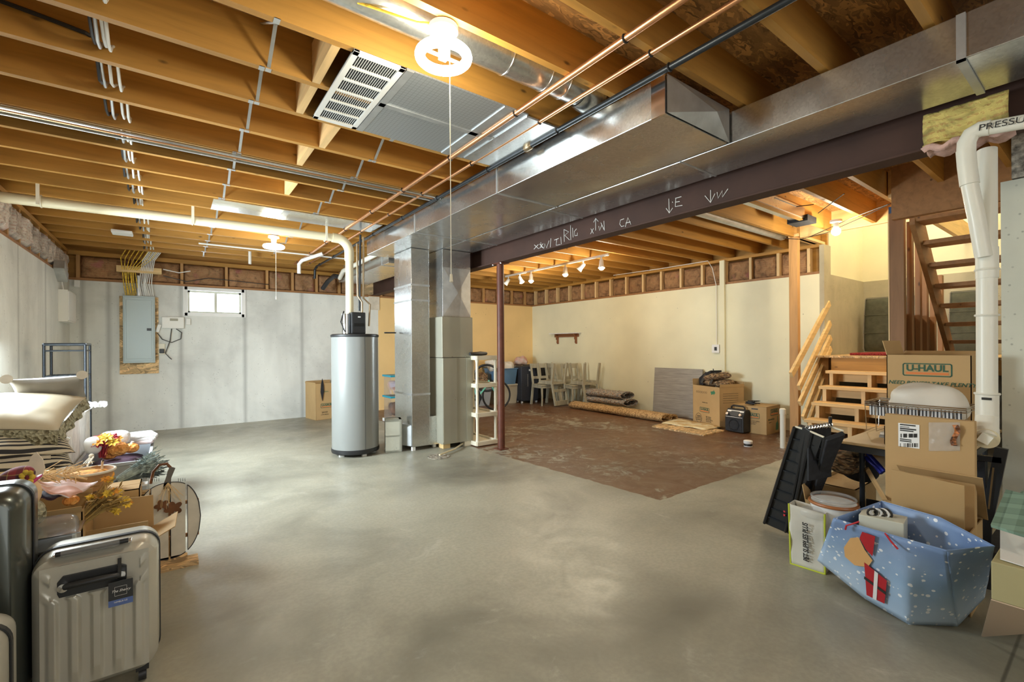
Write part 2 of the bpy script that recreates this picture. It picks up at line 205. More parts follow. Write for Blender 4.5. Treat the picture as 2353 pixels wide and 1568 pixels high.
# ---------------- mesh building ----------------
class M:
    def __init__(s): s.v=[]; s.f=[]
    def add(s,vs,fs):
        n=len(s.v); s.v+= [V(p) for p in vs]; s.f+=[[i+n for i in f] for f in fs]; return s
    def box(s,a,b,rot=None,piv=None):
        x0,y0,z0=[min(p,q) for p,q in zip(a,b)]; x1,y1,z1=[max(p,q) for p,q in zip(a,b)]
        vs=[V(p) for p in ((x0,y0,z0),(x1,y0,z0),(x1,y1,z0),(x0,y1,z0),(x0,y0,z1),(x1,y0,z1),(x1,y1,z1),(x0,y1,z1))]
        if rot is not None:
            c=V(piv) if piv is not None else (V(a)+V(b))/2; vs=[rot@(v-c)+c for v in vs]
        return s.add(vs,[(0,3,2,1),(4,5,6,7),(0,1,5,4),(1,2,6,5),(2,3,7,6),(3,0,4,7)])
    def bar(s,p,q,w,h,up=(0,0,1)):
        p=V(p);q=V(q);d=(q-p).normalized(); up=V(up)
        if abs(d.dot(up))>.98: up=V((1,0,0))
        a=d.cross(up).normalized(); b=a.cross(d).normalized(); vs=[]
        for e in (p,q):
            for i,j in ((-1,-1),(1,-1),(1,1),(-1,1)): vs.append(e+a*i*w/2+b*j*h/2)
        return s.add(vs,[(0,1,2,3),(7,6,5,4),(0,4,5,1),(1,5,6,2),(2,6,7,3),(3,7,4,0)])
    def tube(s,pts,r,n=8,cap=True):
        pts=[V(p) for p in pts]; rs=r if isinstance(r,(list,tuple)) else [r]*len(pts)
        d0=(pts[1]-pts[0]).normalized(); a=d0.orthogonal().normalized(); rings=[]
        for i,p in enumerate(pts):
            d=(pts[min(i+1,len(pts)-1)]-pts[max(i-1,0)]).normalized(); a=(a-d*a.dot(d)); a=a.normalized() if a.length>1e-6 else d.orthogonal().normalized(); b=d.cross(a)
            rings.append([p+(a*math.cos(2*pi*k/n)+b*math.sin(2*pi*k/n))*rs[i] for k in range(n)])
        vs=[v for g in rings for v in g]; fs=[]
        for i in range(len(pts)-1):
            for k in range(n): fs.append((i*n+k,i*n+(k+1)%n,(i+1)*n+(k+1)%n,(i+1)*n+k))
        if cap: fs+= [tuple(range(n))[::-1],tuple((len(pts)-1)*n+k for k in range(n))]
        return s.add(vs,fs)
    def lathe(s,prof,c=(0,0,0),n=32,ax=None,sx=1,sy=1):
        c=V(c); vs=[];fs=[]; Q=(V((0,0,1)).rotation_difference(V(ax)).to_matrix() if ax is not None else Matrix.Identity(3))
        for r,z in prof:
            for k in range(n): vs.append(c+Q@V((max(r,1e-4)*math.cos(2*pi*k/n)*sx,max(r,1e-4)*math.sin(2*pi*k/n)*sy,z)))
        for i in range(len(prof)-1):
            for k in range(n): fs.append((i*n+k,i*n+(k+1)%n,(i+1)*n+(k+1)%n,(i+1)*n+k))
        return s.add(vs,fs)
    def torus(s,c,R_,r,ax=(0,0,1),n=32,m=12,a0=0,a1=2*pi):
        Q=V((0,0,1)).rotation_difference(V(ax)).to_matrix(); full=abs(a1-a0-2*pi)<1e-6; k=n if full else n+1
        pts=[V(c)+Q@V((R_*math.cos(a0+(a1-a0)*i/n),R_*math.sin(a0+(a1-a0)*i/n),0)) for i in range(k)]
        vs=[];fs=[]
        for i,p in enumerate(pts):
            t=a0+(a1-a0)*i/n; rd=Q@V((math.cos(t),math.sin(t),0)); zz=Q@V((0,0,1))
            vs+= [p+(rd*math.cos(2*pi*j/m)+zz*math.sin(2*pi*j/m))*r for j in range(m)]
        for i in range(k if full else k-1):
            for j in range(m): a=i;b=(i+1)%k; fs.append((a*m+j,b*m+j,b*m+(j+1)%m,a*m+(j+1)%m))
        return s.add(vs,fs)
    def prism(s,poly,o,xd,yd,t):
        o=V(o);xd=V(xd);yd=V(yd); n=xd.cross(yd).normalized(); k=len(poly); A=[o+xd*p[0]+yd*p[1] for p in poly]; B=[p+n*t for p in A]
        return s.add(A+B,[tuple(range(k))[::-1],tuple(range(k,2*k))]+[(i,(i+1)%k,(i+1)%k+k,i+k) for i in range(k)])
    def grid(s,fn,nu,nv,closed=False):
        vs=[V(fn(i/(nu-1) if not closed else i/nu,j/(nv-1))) for j in range(nv) for i in range(nu)]; fs=[]
        for j in range(nv-1):
            for i in range(nu if closed else nu-1): fs.append((j*nu+i,j*nu+(i+1)%nu,(j+1)*nu+(i+1)%nu,(j+1)*nu+i))
        return s.add(vs,fs)
    def sphere(s,c,r,n=14,m=9,sq=(1,1,1)):
        c=V(c); r=(r,r,r) if not isinstance(r,(tuple,list)) else r
        return s.grid(lambda u,v:c+V((r[0]*math.cos(2*pi*u)*math.sin(pi*v),r[1]*math.sin(2*pi*u)*math.sin(pi*v),-r[2]*math.cos(pi*v))),n,m,True)
    def build(s,name,mt,parent=None,world=True,smooth=False,bev=0,sub=0,solid=0,**tg):
        me=bpy.data.meshes.new(name); inv=None; vs=s.v
        if parent is not None and world:
            mw=parent.matrix_basis; 
            if parent.parent: mw=parent.parent.matrix_basis@mw
            inv=mw.inverted(); vs=[inv@v for v in vs]
        org=V((0,0,0))
        me.from_pydata([tuple(v) for v in vs],[],s.f); me.validate(); me.update()
        bm=bmesh.new(); bm.from_mesh(me); bmesh.ops.recalc_face_normals(bm,faces=bm.faces); bm.to_mesh(me); bm.free()
        me.materials.append(MT[mt] if isinstance(mt,str) else mt)
        if smooth: 
            me.shade_smooth()
            try: me.set_sharp_from_angle(angle=R(40))
            except Exception: pass
        o=bpy.data.objects.new(name,me); COL.objects.link(o)
        if parent is not None: o.parent=parent
        if solid: md=o.modifiers.new('s','SOLIDIFY'); md.thickness=solid; md.offset=0
        if bev: md=o.modifiers.new('b','BEVEL'); md.width=bev; md.segments=2; md.limit_method='ANGLE'
        if sub: md=o.modifiers.new('u','SUBSURF'); md.levels=sub; md.render_levels=sub
        for k,v in tg.items(): o[k]=v
        return o
def tag(o,label,cat,group=None,kind=None):
    o['label']=label; o['category']=cat
    if group: o['group']=group
    if kind: o['kind']=kind
    return o
def thing(name,label,cat,loc=(0,0,0),rz=0,group=None):
    o=bpy.data.objects.new(name,None); COL.objects.link(o); o.empty_display_size=.1
    o.matrix_basis=Matrix.Translation(V(loc))@Matrix.Rotation(rz,4,'Z'); return tag(o,label,cat,group)
def struct(name,mb,mt,**k): o=mb.build(name,mt,**k); o['kind']='structure'; return o
def dup(root,loc,rz,label,group=None,scale=None):
    r=root.copy(); COL.objects.link(r); r.location=loc; r.rotation_euler=(0,0,rz); r['label']=label
    if group: r['group']=group
    if scale: r.scale=scale
    for ch in list(root.children):
        c=ch.copy(); COL.objects.link(c); c.parent=r
        for g in ch.children: d=g.copy(); COL.objects.link(d); d.parent=c
    return r
def ordn(n): return '%d%s'%(n,'th' if 10<=n%100<=20 else {1:'st',2:'nd',3:'rd'}.get(n%10,'th'))
_tx={}
def text(s,size,mt,parent,o,xd,yd,name='lettering',align='CENTER',bold=0,local=False,sx=1,shear=0,label=None):
    c=bpy.data.curves.new('t','FONT'); c.body=s; c.size=size; c.align_x=align; c.align_y='CENTER'; c.extrude=.0006; c.offset=bold; c.shear=shear
    t=bpy.data.objects.new('t',c); COL.objects.link(t); bpy.context.view_layer.update()
    me=bpy.data.meshes.new_from_object(t.evaluated_get(bpy.context.evaluated_depsgraph_get())); bpy.data.objects.remove(t); bpy.data.curves.remove(c)
    xd=V(xd).normalized(); yd=V(yd); yd=(yd-xd*yd.dot(xd)).normalized(); n=xd.cross(yd); mm=Matrix.Identity(4)
    for i in range(3): mm[i][0]=xd[i]*sx; mm[i][1]=yd[i]; mm[i][2]=n[i]
    mm.translation=V(o)+n*.0015
    if parent is not None and not local:
        mw=parent.matrix_basis
        if parent.parent: mw=parent.parent.matrix_basis@mw
        mm=mw.inverted()@mm
    me.transform(mm); me.materials.clear(); me.materials.append(MT[mt]); ob=bpy.data.objects.new(name,me); COL.objects.link(ob)
    if parent is not None: ob.parent=parent
    if label: ob['label']=label
    return ob
# ================= SETTING =================
ZW=2.307; ZJ=2.74; ZT=2.98; XL=-1.187; YW=9.177; XR=7.46
struct('floor',M().box((-1.5,-3.6,-.15),(9.4,9.5,0)),'floor')
w=M(); x0,x1,z0,z1=.17,1.02,1.845,2.285
w.box((-1.5,YW,0),(x0,YW+.25,ZW)).box((x1,YW,0),(3.40,YW+.25,ZW)).box((x0,YW,0),(x1,YW+.25,z0)).box((x0,YW,z1),(x1,YW+.25,ZW))
struct('wall_back',w,'concrete'); struct('wall_back',M().box((3.40,YW,0),(7.7,YW+.25,ZW)),'orange')
w=M().box((XL-.25,-3.6,0),(XL,4.20,ZW)).box((XL-.25,5.75,0),(XL,YW,ZW)).box((XL-.25,4.20,2.15),(XL,5.75,ZW))  # gap left for the assumed door, out of view
struct('wall_left',w,'concrete')
struct('wall_right',M().box((XR,2.66,0),(XR+.22,YW+.2,ZW)),'yellow')
struct('wall_right_end',M().box((XR,2.60,0),(XR+.24,2.66,2.72)),'concrete_stair')
struct('wall_stair_side',M().box((XR+.24,2.60,0),(9.3,2.8,ZW)),'concrete_stair'); struct('wall_stair_side',M().box((XR+.24,2.62,ZW),(9.3,2.8,5.0)),'cream_wall')
struct('wall_stair_back',M().box((9.07,.2,0),(9.3,2.62,ZW)),'concrete_stair'); struct('wall_stair_back',M().box((9.09,.2,ZW),(9.3,2.62,5.0)),'cream_wall')
struct('wall_near_right',M().box((4.187,-3.6,0),(4.5,.487,ZW)).box((4.5,.25,0),(9.3,.487,ZW)),'concrete_right')
struct('wall_stair_near',M().box((4.5,.3,ZW),(9.3,.47,5.0)),'cream_wall')
struct('wall_stairwell_top',M().box((6.72,1.4,3.0),(6.76,2.62,5.0)).box((5.5,.47,3.0),(5.55,1.4,5)),'cream_wall')
struct('ceiling_stairwell',M().box((5.4,.2,5.0),(9.3,2.8,5.1)),'white')
struct('wall_rear',M().box((-1.5,-3.6,0),(4.5,-3.4,ZW+.7)),'concrete')
c=M().box((-1.5,-3.6,ZT),(5.6,9.5,ZT+.05)).box((5.6,2.62,ZT),(7.7,9.5,ZT+.05)).box((5.6,1.36,ZT),(6.74,2.62,ZT+.05)).box((4.4,-3.6,ZT),(9.3,.47,ZT+.05))
struct('ceiling',c,'osb')
# rim boards and sills over the concrete
struct('trim_1',M().box((-1.45,YW+.16,ZW),(7.7,YW+.2,ZT)),'wood_x'); struct('trim_2',M().box((XR+.16,2.62,ZW),(XR+.2,YW+.2,ZT)),'wood_y'); struct('trim_3',M().box((XL-.2,-3.5,ZW),(XL-.16,YW+.2,ZT)),'wood_y')
struct('trim_4',M().box((XL-.16,YW+.02,ZW),(XR+.1,YW+.16,ZW+.038)),'dark_x'); struct('trim_5',M().box((XR+.01,2.66,ZW),(XR+.16,YW+.02,ZW+.038)),'dark_x'); struct('trim_6',M().box((XL-.16,-3.4,ZW),(XL-.01,YW,ZW+.038)),'dark_x')
struct('trim_7',M().box((XL-.16,YW+.02,ZJ-.06),(XR+.1,YW+.16,ZJ)),'wood_x'); struct('trim_8',M().box((XR+.01,2.66,ZJ-.045),(XR+.16,YW+.02,ZJ)),'wood_y'); struct('trim_9',M().box((XL-.16,-3.4,ZJ-.045),(XL-.01,YW,ZJ)),'wood_y')
# window
wn=struct('window_1',M().box((x0-.02,YW-.015,z0-.02),(x0+.045,YW+.2,z1+.02)).box((x1-.045,YW-.015,z0-.02),(x1+.02,YW+.2,z1+.02)).box((x0,YW-.015,z0-.02),(x1,YW+.2,z0+.035)).box((x0,YW-.015,z1-.035),(x1,YW+.2,z1+.02)),'white',bev=.004)
M().box((x0+.045,YW+.06,z0+.035),(x0+.075,YW+.1,z1-.035)).box((x1-.075,YW+.06,z0+.035),(x1-.045,YW+.1,z1-.035)).box((.585,YW+.05,z0+.035),(.625,YW+.1,z1-.035)).box((x0+.045,YW+.06,z0+.035),(x1-.045,YW+.1,z0+.065)).box((x0+.045,YW+.06,z1-.065),(x1-.045,YW+.1,z1-.035)).build('window_sash',mat('sash',(.55,.54,.45),.5),wn)
M().box((x0+.07,YW+.075,z0+.06),(x1-.07,YW+.08,z1-.06)).build('window_pane','glass',wn)
# assumed patio door in the left wall, put in for daylight (beyond the left edge of the view)
dn=struct('assumed_door_1',M().box((XL-.2,4.20,0),(XL-.05,4.28,2.15)).box((XL-.2,5.67,0),(XL-.05,5.75,2.15)).box((XL-.2,4.20,2.07),(XL-.05,5.75,2.15)).box((XL-.15,4.93,0),(XL-.08,5.02,2.1)).box((XL-.2,4.20,0),(XL-.05,5.75,.05)),'white')
# ================= CEILING FRAMING =================
JY=[-2.4,-1.98,-1.55,-1.12,-.7,-.28,.12,.523,.943,1.375,1.757,2.22,2.645,3.044,3.48,3.917,4.31,4.739,5.197,5.64]
while JY[-1]<8.6: JY.append(JY[-1]+.433)
vis=0
for i,y in enumerate(JY):
    n=len(JY)-i
    mt='wood_x'
    M().box((XL-.14,y,ZJ),(3.34,y+.04,ZT)).build('floor_joist',mt,label='orange-brown floor joist overhead left of the steel beam, %s in from the window wall'%ordn(n),category='joist',group='floor joists left of the steel beam')
    if y<.4: xe=4.3
    elif y<1.36: xe=5.52
    elif y<2.55: xe=6.74
    else: xe=XR+.15
    o=M().box((3.36,y+.045,ZJ),(xe,y+.085,ZT)); o.build('floor_joist','wood_x',label='floor joist overhead right of the steel beam, %s in from the window wall'%ordn(n),category='joist',group='floor joists right of the steel beam')
tag(M().box((6.74,1.42,ZJ-.02),(6.78,2.63,ZT+.02)).build('stair_header','pale_y'),'pale header board along the stair opening above the lower steps','header board')
tag(M().box((5.52,.487,ZJ-.26),(5.60,1.36,ZT)).build('stair_header','dark_x'),'dark double header board at the top of the upper stair flight','header board')
tag(M().box((5.62,1.36,ZJ-.02),(9.07,1.41,ZT)).build('trimmer_joist','pale_x'),'bright trimmer joist between the two stair flights','joist')
tag(M().box((4.19,-.9,ZW+.01),(4.5,.44,2.62)).build('foam_sealed_block','gravel'),'rough foam-splashed block on top of the near right concrete wall','block')
# cripple studs and insulation batts
def batt(c,ux,w,h,n,label,group,mt='batt',d=.05):
    c=V(c);ux=V(ux);n=V(n)
    sd=rnd.random()*50
    def fn(u,v):
        e=min(1,8*u*(1-u))*min(1,8*v*(1-v)); q=noise.noise(V((u*4+sd,v*3,sd)))*.025+noise.noise(V((u*11+sd,v*9,sd)))*.012
        return c+ux*w*(u-.5)+V((0,0,1))*h*(v-.5)+n*(d*e*.9+q*e)
    M().grid(fn,14,12).build('insulation_batt',mt,smooth=True,solid=.004,label=label,category='insulation',group=group)
hz=ZJ-.06-(ZW+.038); zc=(ZJ-.06+ZW+.038)/2
k=0; x=-1.12
while x<XR-.1:
    k+=1; sp=.62 if x<1.0 else .42
    tag(M().box((x,YW+.03,ZW+.038),(x+.04,YW+.12,ZJ-.06)).build('cripple_stud','wood_z'),'short stud between insulation batts above the window wall, %s from the left corner'%ordn(k),'stud','short studs above the window wall')
    if k!=9: batt((x+.04+(sp-.04)/2,YW+.10,zc),(1,0,0),sp-.045,hz,(0,-1,0),'kraft-faced insulation batt above the window wall, %s from the left corner'%ordn(k),'insulation batts above the window wall')
    else: tag(M().box((x+.045,YW+.1,ZW+.04),(x+sp-.01,YW+.115,ZJ-.06)).build('osb_patch','osb_pale'),'bare strand board patch between batts above the window wall','panel')
    x+=sp
k=0; y=YW-.05
while y>2.8:
    k+=1; sp=.42
    tag(M().box((XR+.02,y-.04,ZW+.038),(XR+.11,y,ZJ-.045)).build('cripple_stud','pale_z'),'short stud between insulation batts above the yellow wall, %s from the far corner'%ordn(k),'stud','short studs above the yellow wall')
    if y-sp>2.6: batt((XR+.10,y-.04-(sp-.04)/2,zc),(0,1,0),sp-.045,hz,(-1,0,0),'kraft-faced insulation batt above the yellow wall, %s from the far corner'%ordn(k),'insulation batts above the yellow wall')
    y-=sp
k=0; y=YW-.05
while y>4.6:
    k+=1; sp=.42
    tag(M().box((XL-.11,y-.04,ZW+.038),(XL-.02,y,ZJ-.045)).build('cripple_stud','wood_z'),'short stud between grey batts above the left wall, %s from the far corner'%ordn(k),'stud','short studs above the left wall')
    batt((XL-.10,y-.04-(sp-.04)/2,zc),(0,1,0),sp-.045,hz,(1,0,0),'greyish insulation batt above the left wall, %s from the far corner'%ordn(k),'insulation batts above the left wall','batt_grey',.12)
    y-=sp
# bridging straps and timber blocks
row={'left':(.38,lambda x:x),'right':(1.24,lambda x:x)}
for rn,X,a,b in (('left',.38,11,26),('right',1.24,13,24)):
    for i in range(a,min(b,len(JY)-1)):
        y0=JY[i]+.04; y1=JY[i+1]
        for s,(za,zb) in enumerate(((ZJ+.005,ZT-.02),(ZT-.02,ZJ+.005))):
            dx=.03*s; q=M().bar((X+dx,y0-.002,za),(X+dx,y1+.002,zb),.017,.004,(0,0,1))
            q.box((X+dx-.013,y0-.04,za-.006 if s==0 else za-.02),(X+dx+.013,y0-.0,za-.002 if s==0 else za-.0)) if s==0 else q.box((X+dx-.013,y1,zb-.009),(X+dx+.013,y1+.03,zb-.005))
            q.build('bridging_strap','galv_flat',label='galvanised bridging strap in the %s row, joist bay %d from the window wall, %s'%(rn,len(JY)-1-i,'rising away' if s==0 else 'falling away'),category='strap',group='bridging straps between the joists')
for n_,(i,X) in enumerate(((12,.62),(13,.86),(14,.80),(16,.86),(11,.62))):
    tag(M().box((X,JY[i]+.042,ZJ),(X+.04,JY[i+1]-.002,ZT-.03)).build('blocking','pale_y'),'pale timber block set between two joists, %s'%('under the grille, nearer joist bay','beyond the grille','second bay beyond the grille','farthest of the timber blocks','nearest, beside the grille edge')[n_],'timber block','timber blocks between joists')
# ================= STEEL BEAM + COLUMN =================
b=thing('steel_beam','long dark brown painted steel beam crossing the ceiling, chalk marks on it','beam',(3.34,4.3,2.344))
M().box((3.272,-.6,2.344),(3.41,YW+.1,2.358)).box((3.272,-.6,2.686),(3.41,YW+.1,2.70)).box((3.335,-.6,2.358),(3.347,YW+.1,2.686)).build('beam_flanges','beam',b,bev=.002)
M().box((3.272,-.6,2.702),(3.41,YW+.1,2.738)).build('top_plate','dark_x',b)
def chalk(strokes):
    q=M()
    for s in strokes:
        pts=[XP(x,y,3.331) for x,y in s]
        q.tube(pts,.0035,5)
    return q
ch=[[(1228,563),(1238,572)],[(1237,562),(1227,573)],[(1240,561),(1249,570)],[(1248,560),(1240,571)],
 [(1243,557),(1244,568),(1250,571),(1252,560),(1256,570),(1262,553)],[(1266,548),(1265,568),(1264,569)],[(1280,549),(1278,564),(1288,562)],[(1274,552),(1284,548)],
 [(1289,545),(1290,562)],[(1296,527),(1297,556)],[(1297,528),(1307,533),(1298,541),(1309,552)],[(1311,518),(1312,552)],[(1316,524),(1317,546)],[(1325,526),(1320,532),(1321,542),(1327,541),(1327,535)],
 [(1358,526),(1364,537)],[(1364,525),(1357,538)],[(1369,502),(1369,530)],[(1364,511),(1369,502),(1375,509)],[(1376,520),(1378,530),(1383,518)],[(1381,512),(1388,528)],[(1388,508),(1389,530)],
 [(1434,503),(1426,506),(1424,515),(1428,521),(1434,519)],[(1437,522),(1443,500),(1450,516)],[(1438,513),(1449,510)],
 [(1537,457),(1538,490)],[(1531,479),(1538,490),(1546,478)],[(1545,464),(1546,466)],[(1553,456),(1552,475),(1568,472)],[(1552,456),(1566,452)],[(1552,465),(1562,463)],
 [(1633,437),(1633,466)],[(1620,450),(1633,466),(1643,445)],[(1648,442),(1650,456),(1660,438),(1660,453),(1673,434)]]
chalk(ch).build('chalk_marks','chalk',b,label='white chalk letters and arrows')
M().bar((3.333,5.42,2.36),(3.333,5.42,2.68),.012,.05,(1,0,0)).bar((3.333,5.9,2.36),(3.333,5.9,2.68),.012,.05,(1,0,0)).build('splice_plate','beam',b)
cl=thing('steel_column','round rust-brown steel column under the beam','column',(3.335,4.74,0))
M().lathe([(0,.012),(.046,.012),(.046,2.335),(0,2.335)],(3.335,4.74,0),24).build('post','column',cl,smooth=True)
M().box((3.27,4.67,0),(3.40,4.81,.012)).build('base_plate','column',cl); M().box((3.275,4.64,2.333),(3.405,4.84,2.343)).build('cap_plate','column',cl)
for y in (4.655,4.825): M().lathe([(0,0),(.012,0),(.012,.01),(0,.012)],(3.285,y,2.322),8).build('bolt','chrome',cl)
# ================= DUCTWORK =================
zd=2.529; zt=2.725
d=thing('supply_duct','long galvanised supply duct running beside the steel beam','duct',(2.97,3,zd))
M().box((2.755,-1.2,zd),(3.19,5.62,zt)).build('duct_body','galv',d,bev=.004)
for y in (1.80,3.15,4.6): M().box((2.752,y-.006,zd-.004),(3.193,y+.006,zt+.002)).build('joint_seam','galv_flat',d)
M().box((2.747,.42,zd-.012),(2.757,.45,zt)).box((2.747,.42,zd-.012),(3.19,.45,zd-.002)).build('joint_seam','galv_flat',d)
r=thing('return_duct','wide galvanised return duct with a creased end cap beside the supply duct','duct',(2.43,3.5,zd))
M().box((2.108,1.47,zd),(2.738,6.10,zt+.01)).build('duct_body','galv',r,bev=.004)
for y in (3.034,4.588): M().box((2.103,y-.008,zd-.006),(2.74,y+.008,zt+.012)).build('joint_seam','galv_flat',r)
M().box((2.100,1.462,zd-.004),(2.11,1.55,zt+.012)).build('corner_flange','chrome',r)
p0=V((2.108,1.455,zd)); p1=V((2.738,1.455,zd)); p2=V((2.738,1.455,zt+.01)); p3=V((2.108,1.455,zt+.01)); pc=V((2.5,1.40,(zd+zt)/2))
M().add([p0,p1,p2,p3,pc],[(0,1,4),(1,2,4),(2,3,4),(3,0,4)]).build('end_cap','galv_flat',r)
rd=thing('return_drop','tall galvanised return drop with stepped boot beside the furnace','duct',(2.5,5.6,0))
M().box((2.389,5.312,.05),(2.632,5.85,2.525)).build('duct_body','galv',rd,bev=.003)
for z in (.70,1.88,2.07): M().box((2.384,5.307,z-.012),(2.637,5.855,z+.012)).build('joint_seam','galv_flat',rd)
M().box((2.632,5.316,.045),(2.775,5.8,.41)).build('boot','galv',rd,bev=.003)
M().add([V(p) for p in ((2.389,5.34,.32),(2.389,5.80,.32),(2.30,5.84,.30),(2.30,5.5,.24),(2.389,5.34,.06),(2.389,5.8,.06),(2.30,5.8,.06),(2.30,5.5,.06))],[(0,1,2,3),(3,2,6,7),(0,3,7,4),(1,5,6,2),(4,7,6,5)]).build('elbow','galv_flat',rd)
M().box((2.40,5.33,0),(2.44,5.37,.05)).box((2.70,5.36,0),(2.74,5.4,.045)).box((2.5,5.8,0),(2.55,5.84,.05)).build('foot_shim','white',rd)
f=thing('furnace','beige-grey upright furnace cabinet on wooden blocks under the ductwork','furnace',(2.95,5.4,0))
M().box((2.727,5.146,.065),(3.169,5.72,1.155)).build('lower_cabinet','furnace',f,bev=.004); M().box((2.724,5.143,1.160),(3.171,5.72,1.675)).build('upper_cabinet','furnace',f,bev=.004)
for a,bb in ((2.735,2.93),(3.075,3.165)): M().box((a,5.139,.09),(bb,5.147,1.15)).build('front_panel','furnace',f)
M().box((2.74,5.155,1.675),(3.15,5.70,2.525)).build('plenum','galv',f,bev=.003)
P=[V((2.745,5.150,1.69)),V((3.145,5.150,1.69)),V((3.145,5.150,2.30)),V((2.745,5.150,2.30)),V((2.945,5.125,1.98))]
M().add(P,[(0,1,4),(1,2,4),(2,3,4),(3,0,4)]).build('cross_broken_panel','galv_flat',f)
for x in (2.76,2.9,3.0,3.15): M().lathe([(0,0),(.006,0),(.006,.004),(0,.005)],(x,5.141,.62+.03*(x-2.9)),8,ax=(0,-1,0)).build('screw','chrome',f)
for x in (2.74,2.86,3.05,3.16): M().lathe([(0,0),(.006,0),(.006,.004),(0,.005)],(x,5.141,1.167),8,ax=(0,-1,0)).build('screw','chrome',f)
[M().box(a_,b_).build('support_block',m_,f) for a_,b_,m_ in (((2.76,5.2,0),(2.86,5.32,.065),'pale_x'),((2.76,5.55,0),(2.86,5.65,.065),'pale_x'),((3.05,5.16,0),(3.16,5.28,.065),'cream_plastic'),((3.05,5.55,0),(3.16,5.65,.065),'cream_plastic'))]
tag(M().tube([FL(1075,1012,.03),FL(1045,1032,.03),FL(1010,1046,.025)],.011,8).build('drain_tube','pvc_cream'),'cream condensate tube lying in front of the furnace','tube')
tag(M().lathe([(.0,.0),(.13,.0),(.13,.006),(.11,.006),(.105,.003),(0,.003)],FL(1008,1050),24).build('floor_drain','gravel'),'round stained floor drain in front of the furnace','drain')
# far duct with white conduit along it
fd=thing('far_duct','galvanised trunk duct running deeper behind the furnace','duct',(2.9,7,2.4))
M().box((2.45,6.2,2.48),(3.0,8.6,2.66)).build('duct_body','galv',fd,bev=.003); M().box((2.445,6.45,2.475),(3.005,6.47,2.665)).build('joint_seam','galv_flat',fd); M().box((2.448,6.94,2.6),(2.452,6.97,2.745)).build('hanger_strap','galv_flat',fd); M().box((2.448,8.24,2.6),(2.452,8.27,2.745)).build('hanger_strap','galv_flat',fd)
tag(M().tube([(2.40,8.35,2.52),(2.36,8.0,2.60),(2.36,6.2,2.63)],.035,10).box((2.33,6.50,2.6),(2.39,6.51,2.742)).build('exhaust_pipe','pvc',smooth=True),'white vent pipe running along the far duct','pipe')
# sheet metal joist pan + grille
g=thing('return_grille','white slotted return air grille under the joists','grille',(.85,2.6,2.73))
gx0,gx1,gy0,gy1=.71,.975,2.215,3.02
q=M().box((gx0,gy0,2.722),(gx0+.03,gy1,2.735)).box((gx1-.03,gy0,2.722),(gx1,gy1,2.735)).box((gx0,gy0,2.722),(gx1,gy0+.035,2.735)).box((gx0,gy1-.035,2.722),(gx1,gy1,2.735)); q.build('frame','white_plastic',g,bev=.002)
q=M()
for i in range(1,6): yy=gy0+.02+(gy1-gy0-.04)*i/6; q.box((gx0+.02,yy-.008,2.724),(gx1-.02,yy+.008,2.734))
q.build('cross_rib','white_plastic',g)
q=M()
for i in range(1,17): xx=gx0+.03+(gx1-gx0-.06)*i/17; q.box((xx-.0010,gy0+.03,2.727),(xx+.0010,gy1-.03,2.731))
q.build('slats','white_plastic',g)
M().box((gx0+.01,gy0+.01,2.742),(gx1-.01,gy1-.01,2.76)).build('back_box','black_matte',g)
pn=thing('joist_pan','grid-printed foil panel closing the joist bay beside the grille','panel',(1.4,2.6,2.73))
M().box((.98,2.215,2.728),(1.78,3.02,2.736)).build('foil_sheet',mat('foil',(.50,.53,.55),.38,.75,kind=lambda nt,N,L,b,base,k:(lambda v,sx:(L.new(mix(N,L,math_(N,L,'MAXIMUM',math_(N,L,'LESS_THAN',math_(N,L,'FRACT',math_(N,L,'MULTIPLY',sx.outputs[0],40)),.12),math_(N,L,'LESS_THAN',math_(N,L,'FRACT',math_(N,L,'MULTIPLY',sx.outputs[1],40)),.12)),base,mul(base,.75)),b.inputs['Base Color'])))(*(lambda v:(v,(lambda s:(L.new(v,s.inputs[0]),s)[1])(N.new('ShaderNodeSeparateXYZ'))))(tc(N,L)))),pn)
M().box((.985,2.60,2.722),(1.78,2.64,2.729)).box((1.60,2.215,2.722),(1.66,3.02,2.729)).box((.98,2.215,2.722),(1.02,3.02,2.729)).build('foil_tape','galv_flat',pn); M().box((1.78,2.23,2.72),(2.05,3.0,2.732)).build('metal_sheet','galv',pn)
q=thing('joist_pan','smooth galvanised panel closing the joist bay beyond the cross pipes','panel',(1,5.4,2.73)); M().box((.33,5.24,2.728),(2.0,5.64,2.736)).build('metal_sheet','galv',q); M().box((.95,5.236,2.724),(1.01,5.64,2.729)).build('foil_tape','galv_flat',q)
# small line pipes along a joist bay
for nm,mt,y,z,rr,lb in (('conduit','chrome',3.945,2.722,.011,'shiny thin conduit crossing under the joists, nearest of the bundle'),('copper_line','copper',3.995,2.724,.009,'thin copper line crossing under the joists in the bundle'),('conduit','galv_flat',4.06,2.724,.008,'dull thin conduit crossing under the joists, farthest of the bundle')):
    tag(M().tube([(XL,y,z),(2.08,y,z)],rr,8).build(nm,mt,smooth=True),lb,'pipe')
tag(M().box((XL,3.965,2.80),(2.08,4.30,2.90)).build('joist_bay_duct',mat('olive_metal',(.17,.16,.11),.5,.4)),'dull olive metal duct lying flat inside a joist bay','duct')
tag(M().tube([(.3,7.5,2.715),(2.3,7.5,2.715)],.012,8).build('sprinkler_line','white_plastic',smooth=True),'thin white line crossing under the far joists','pipe')
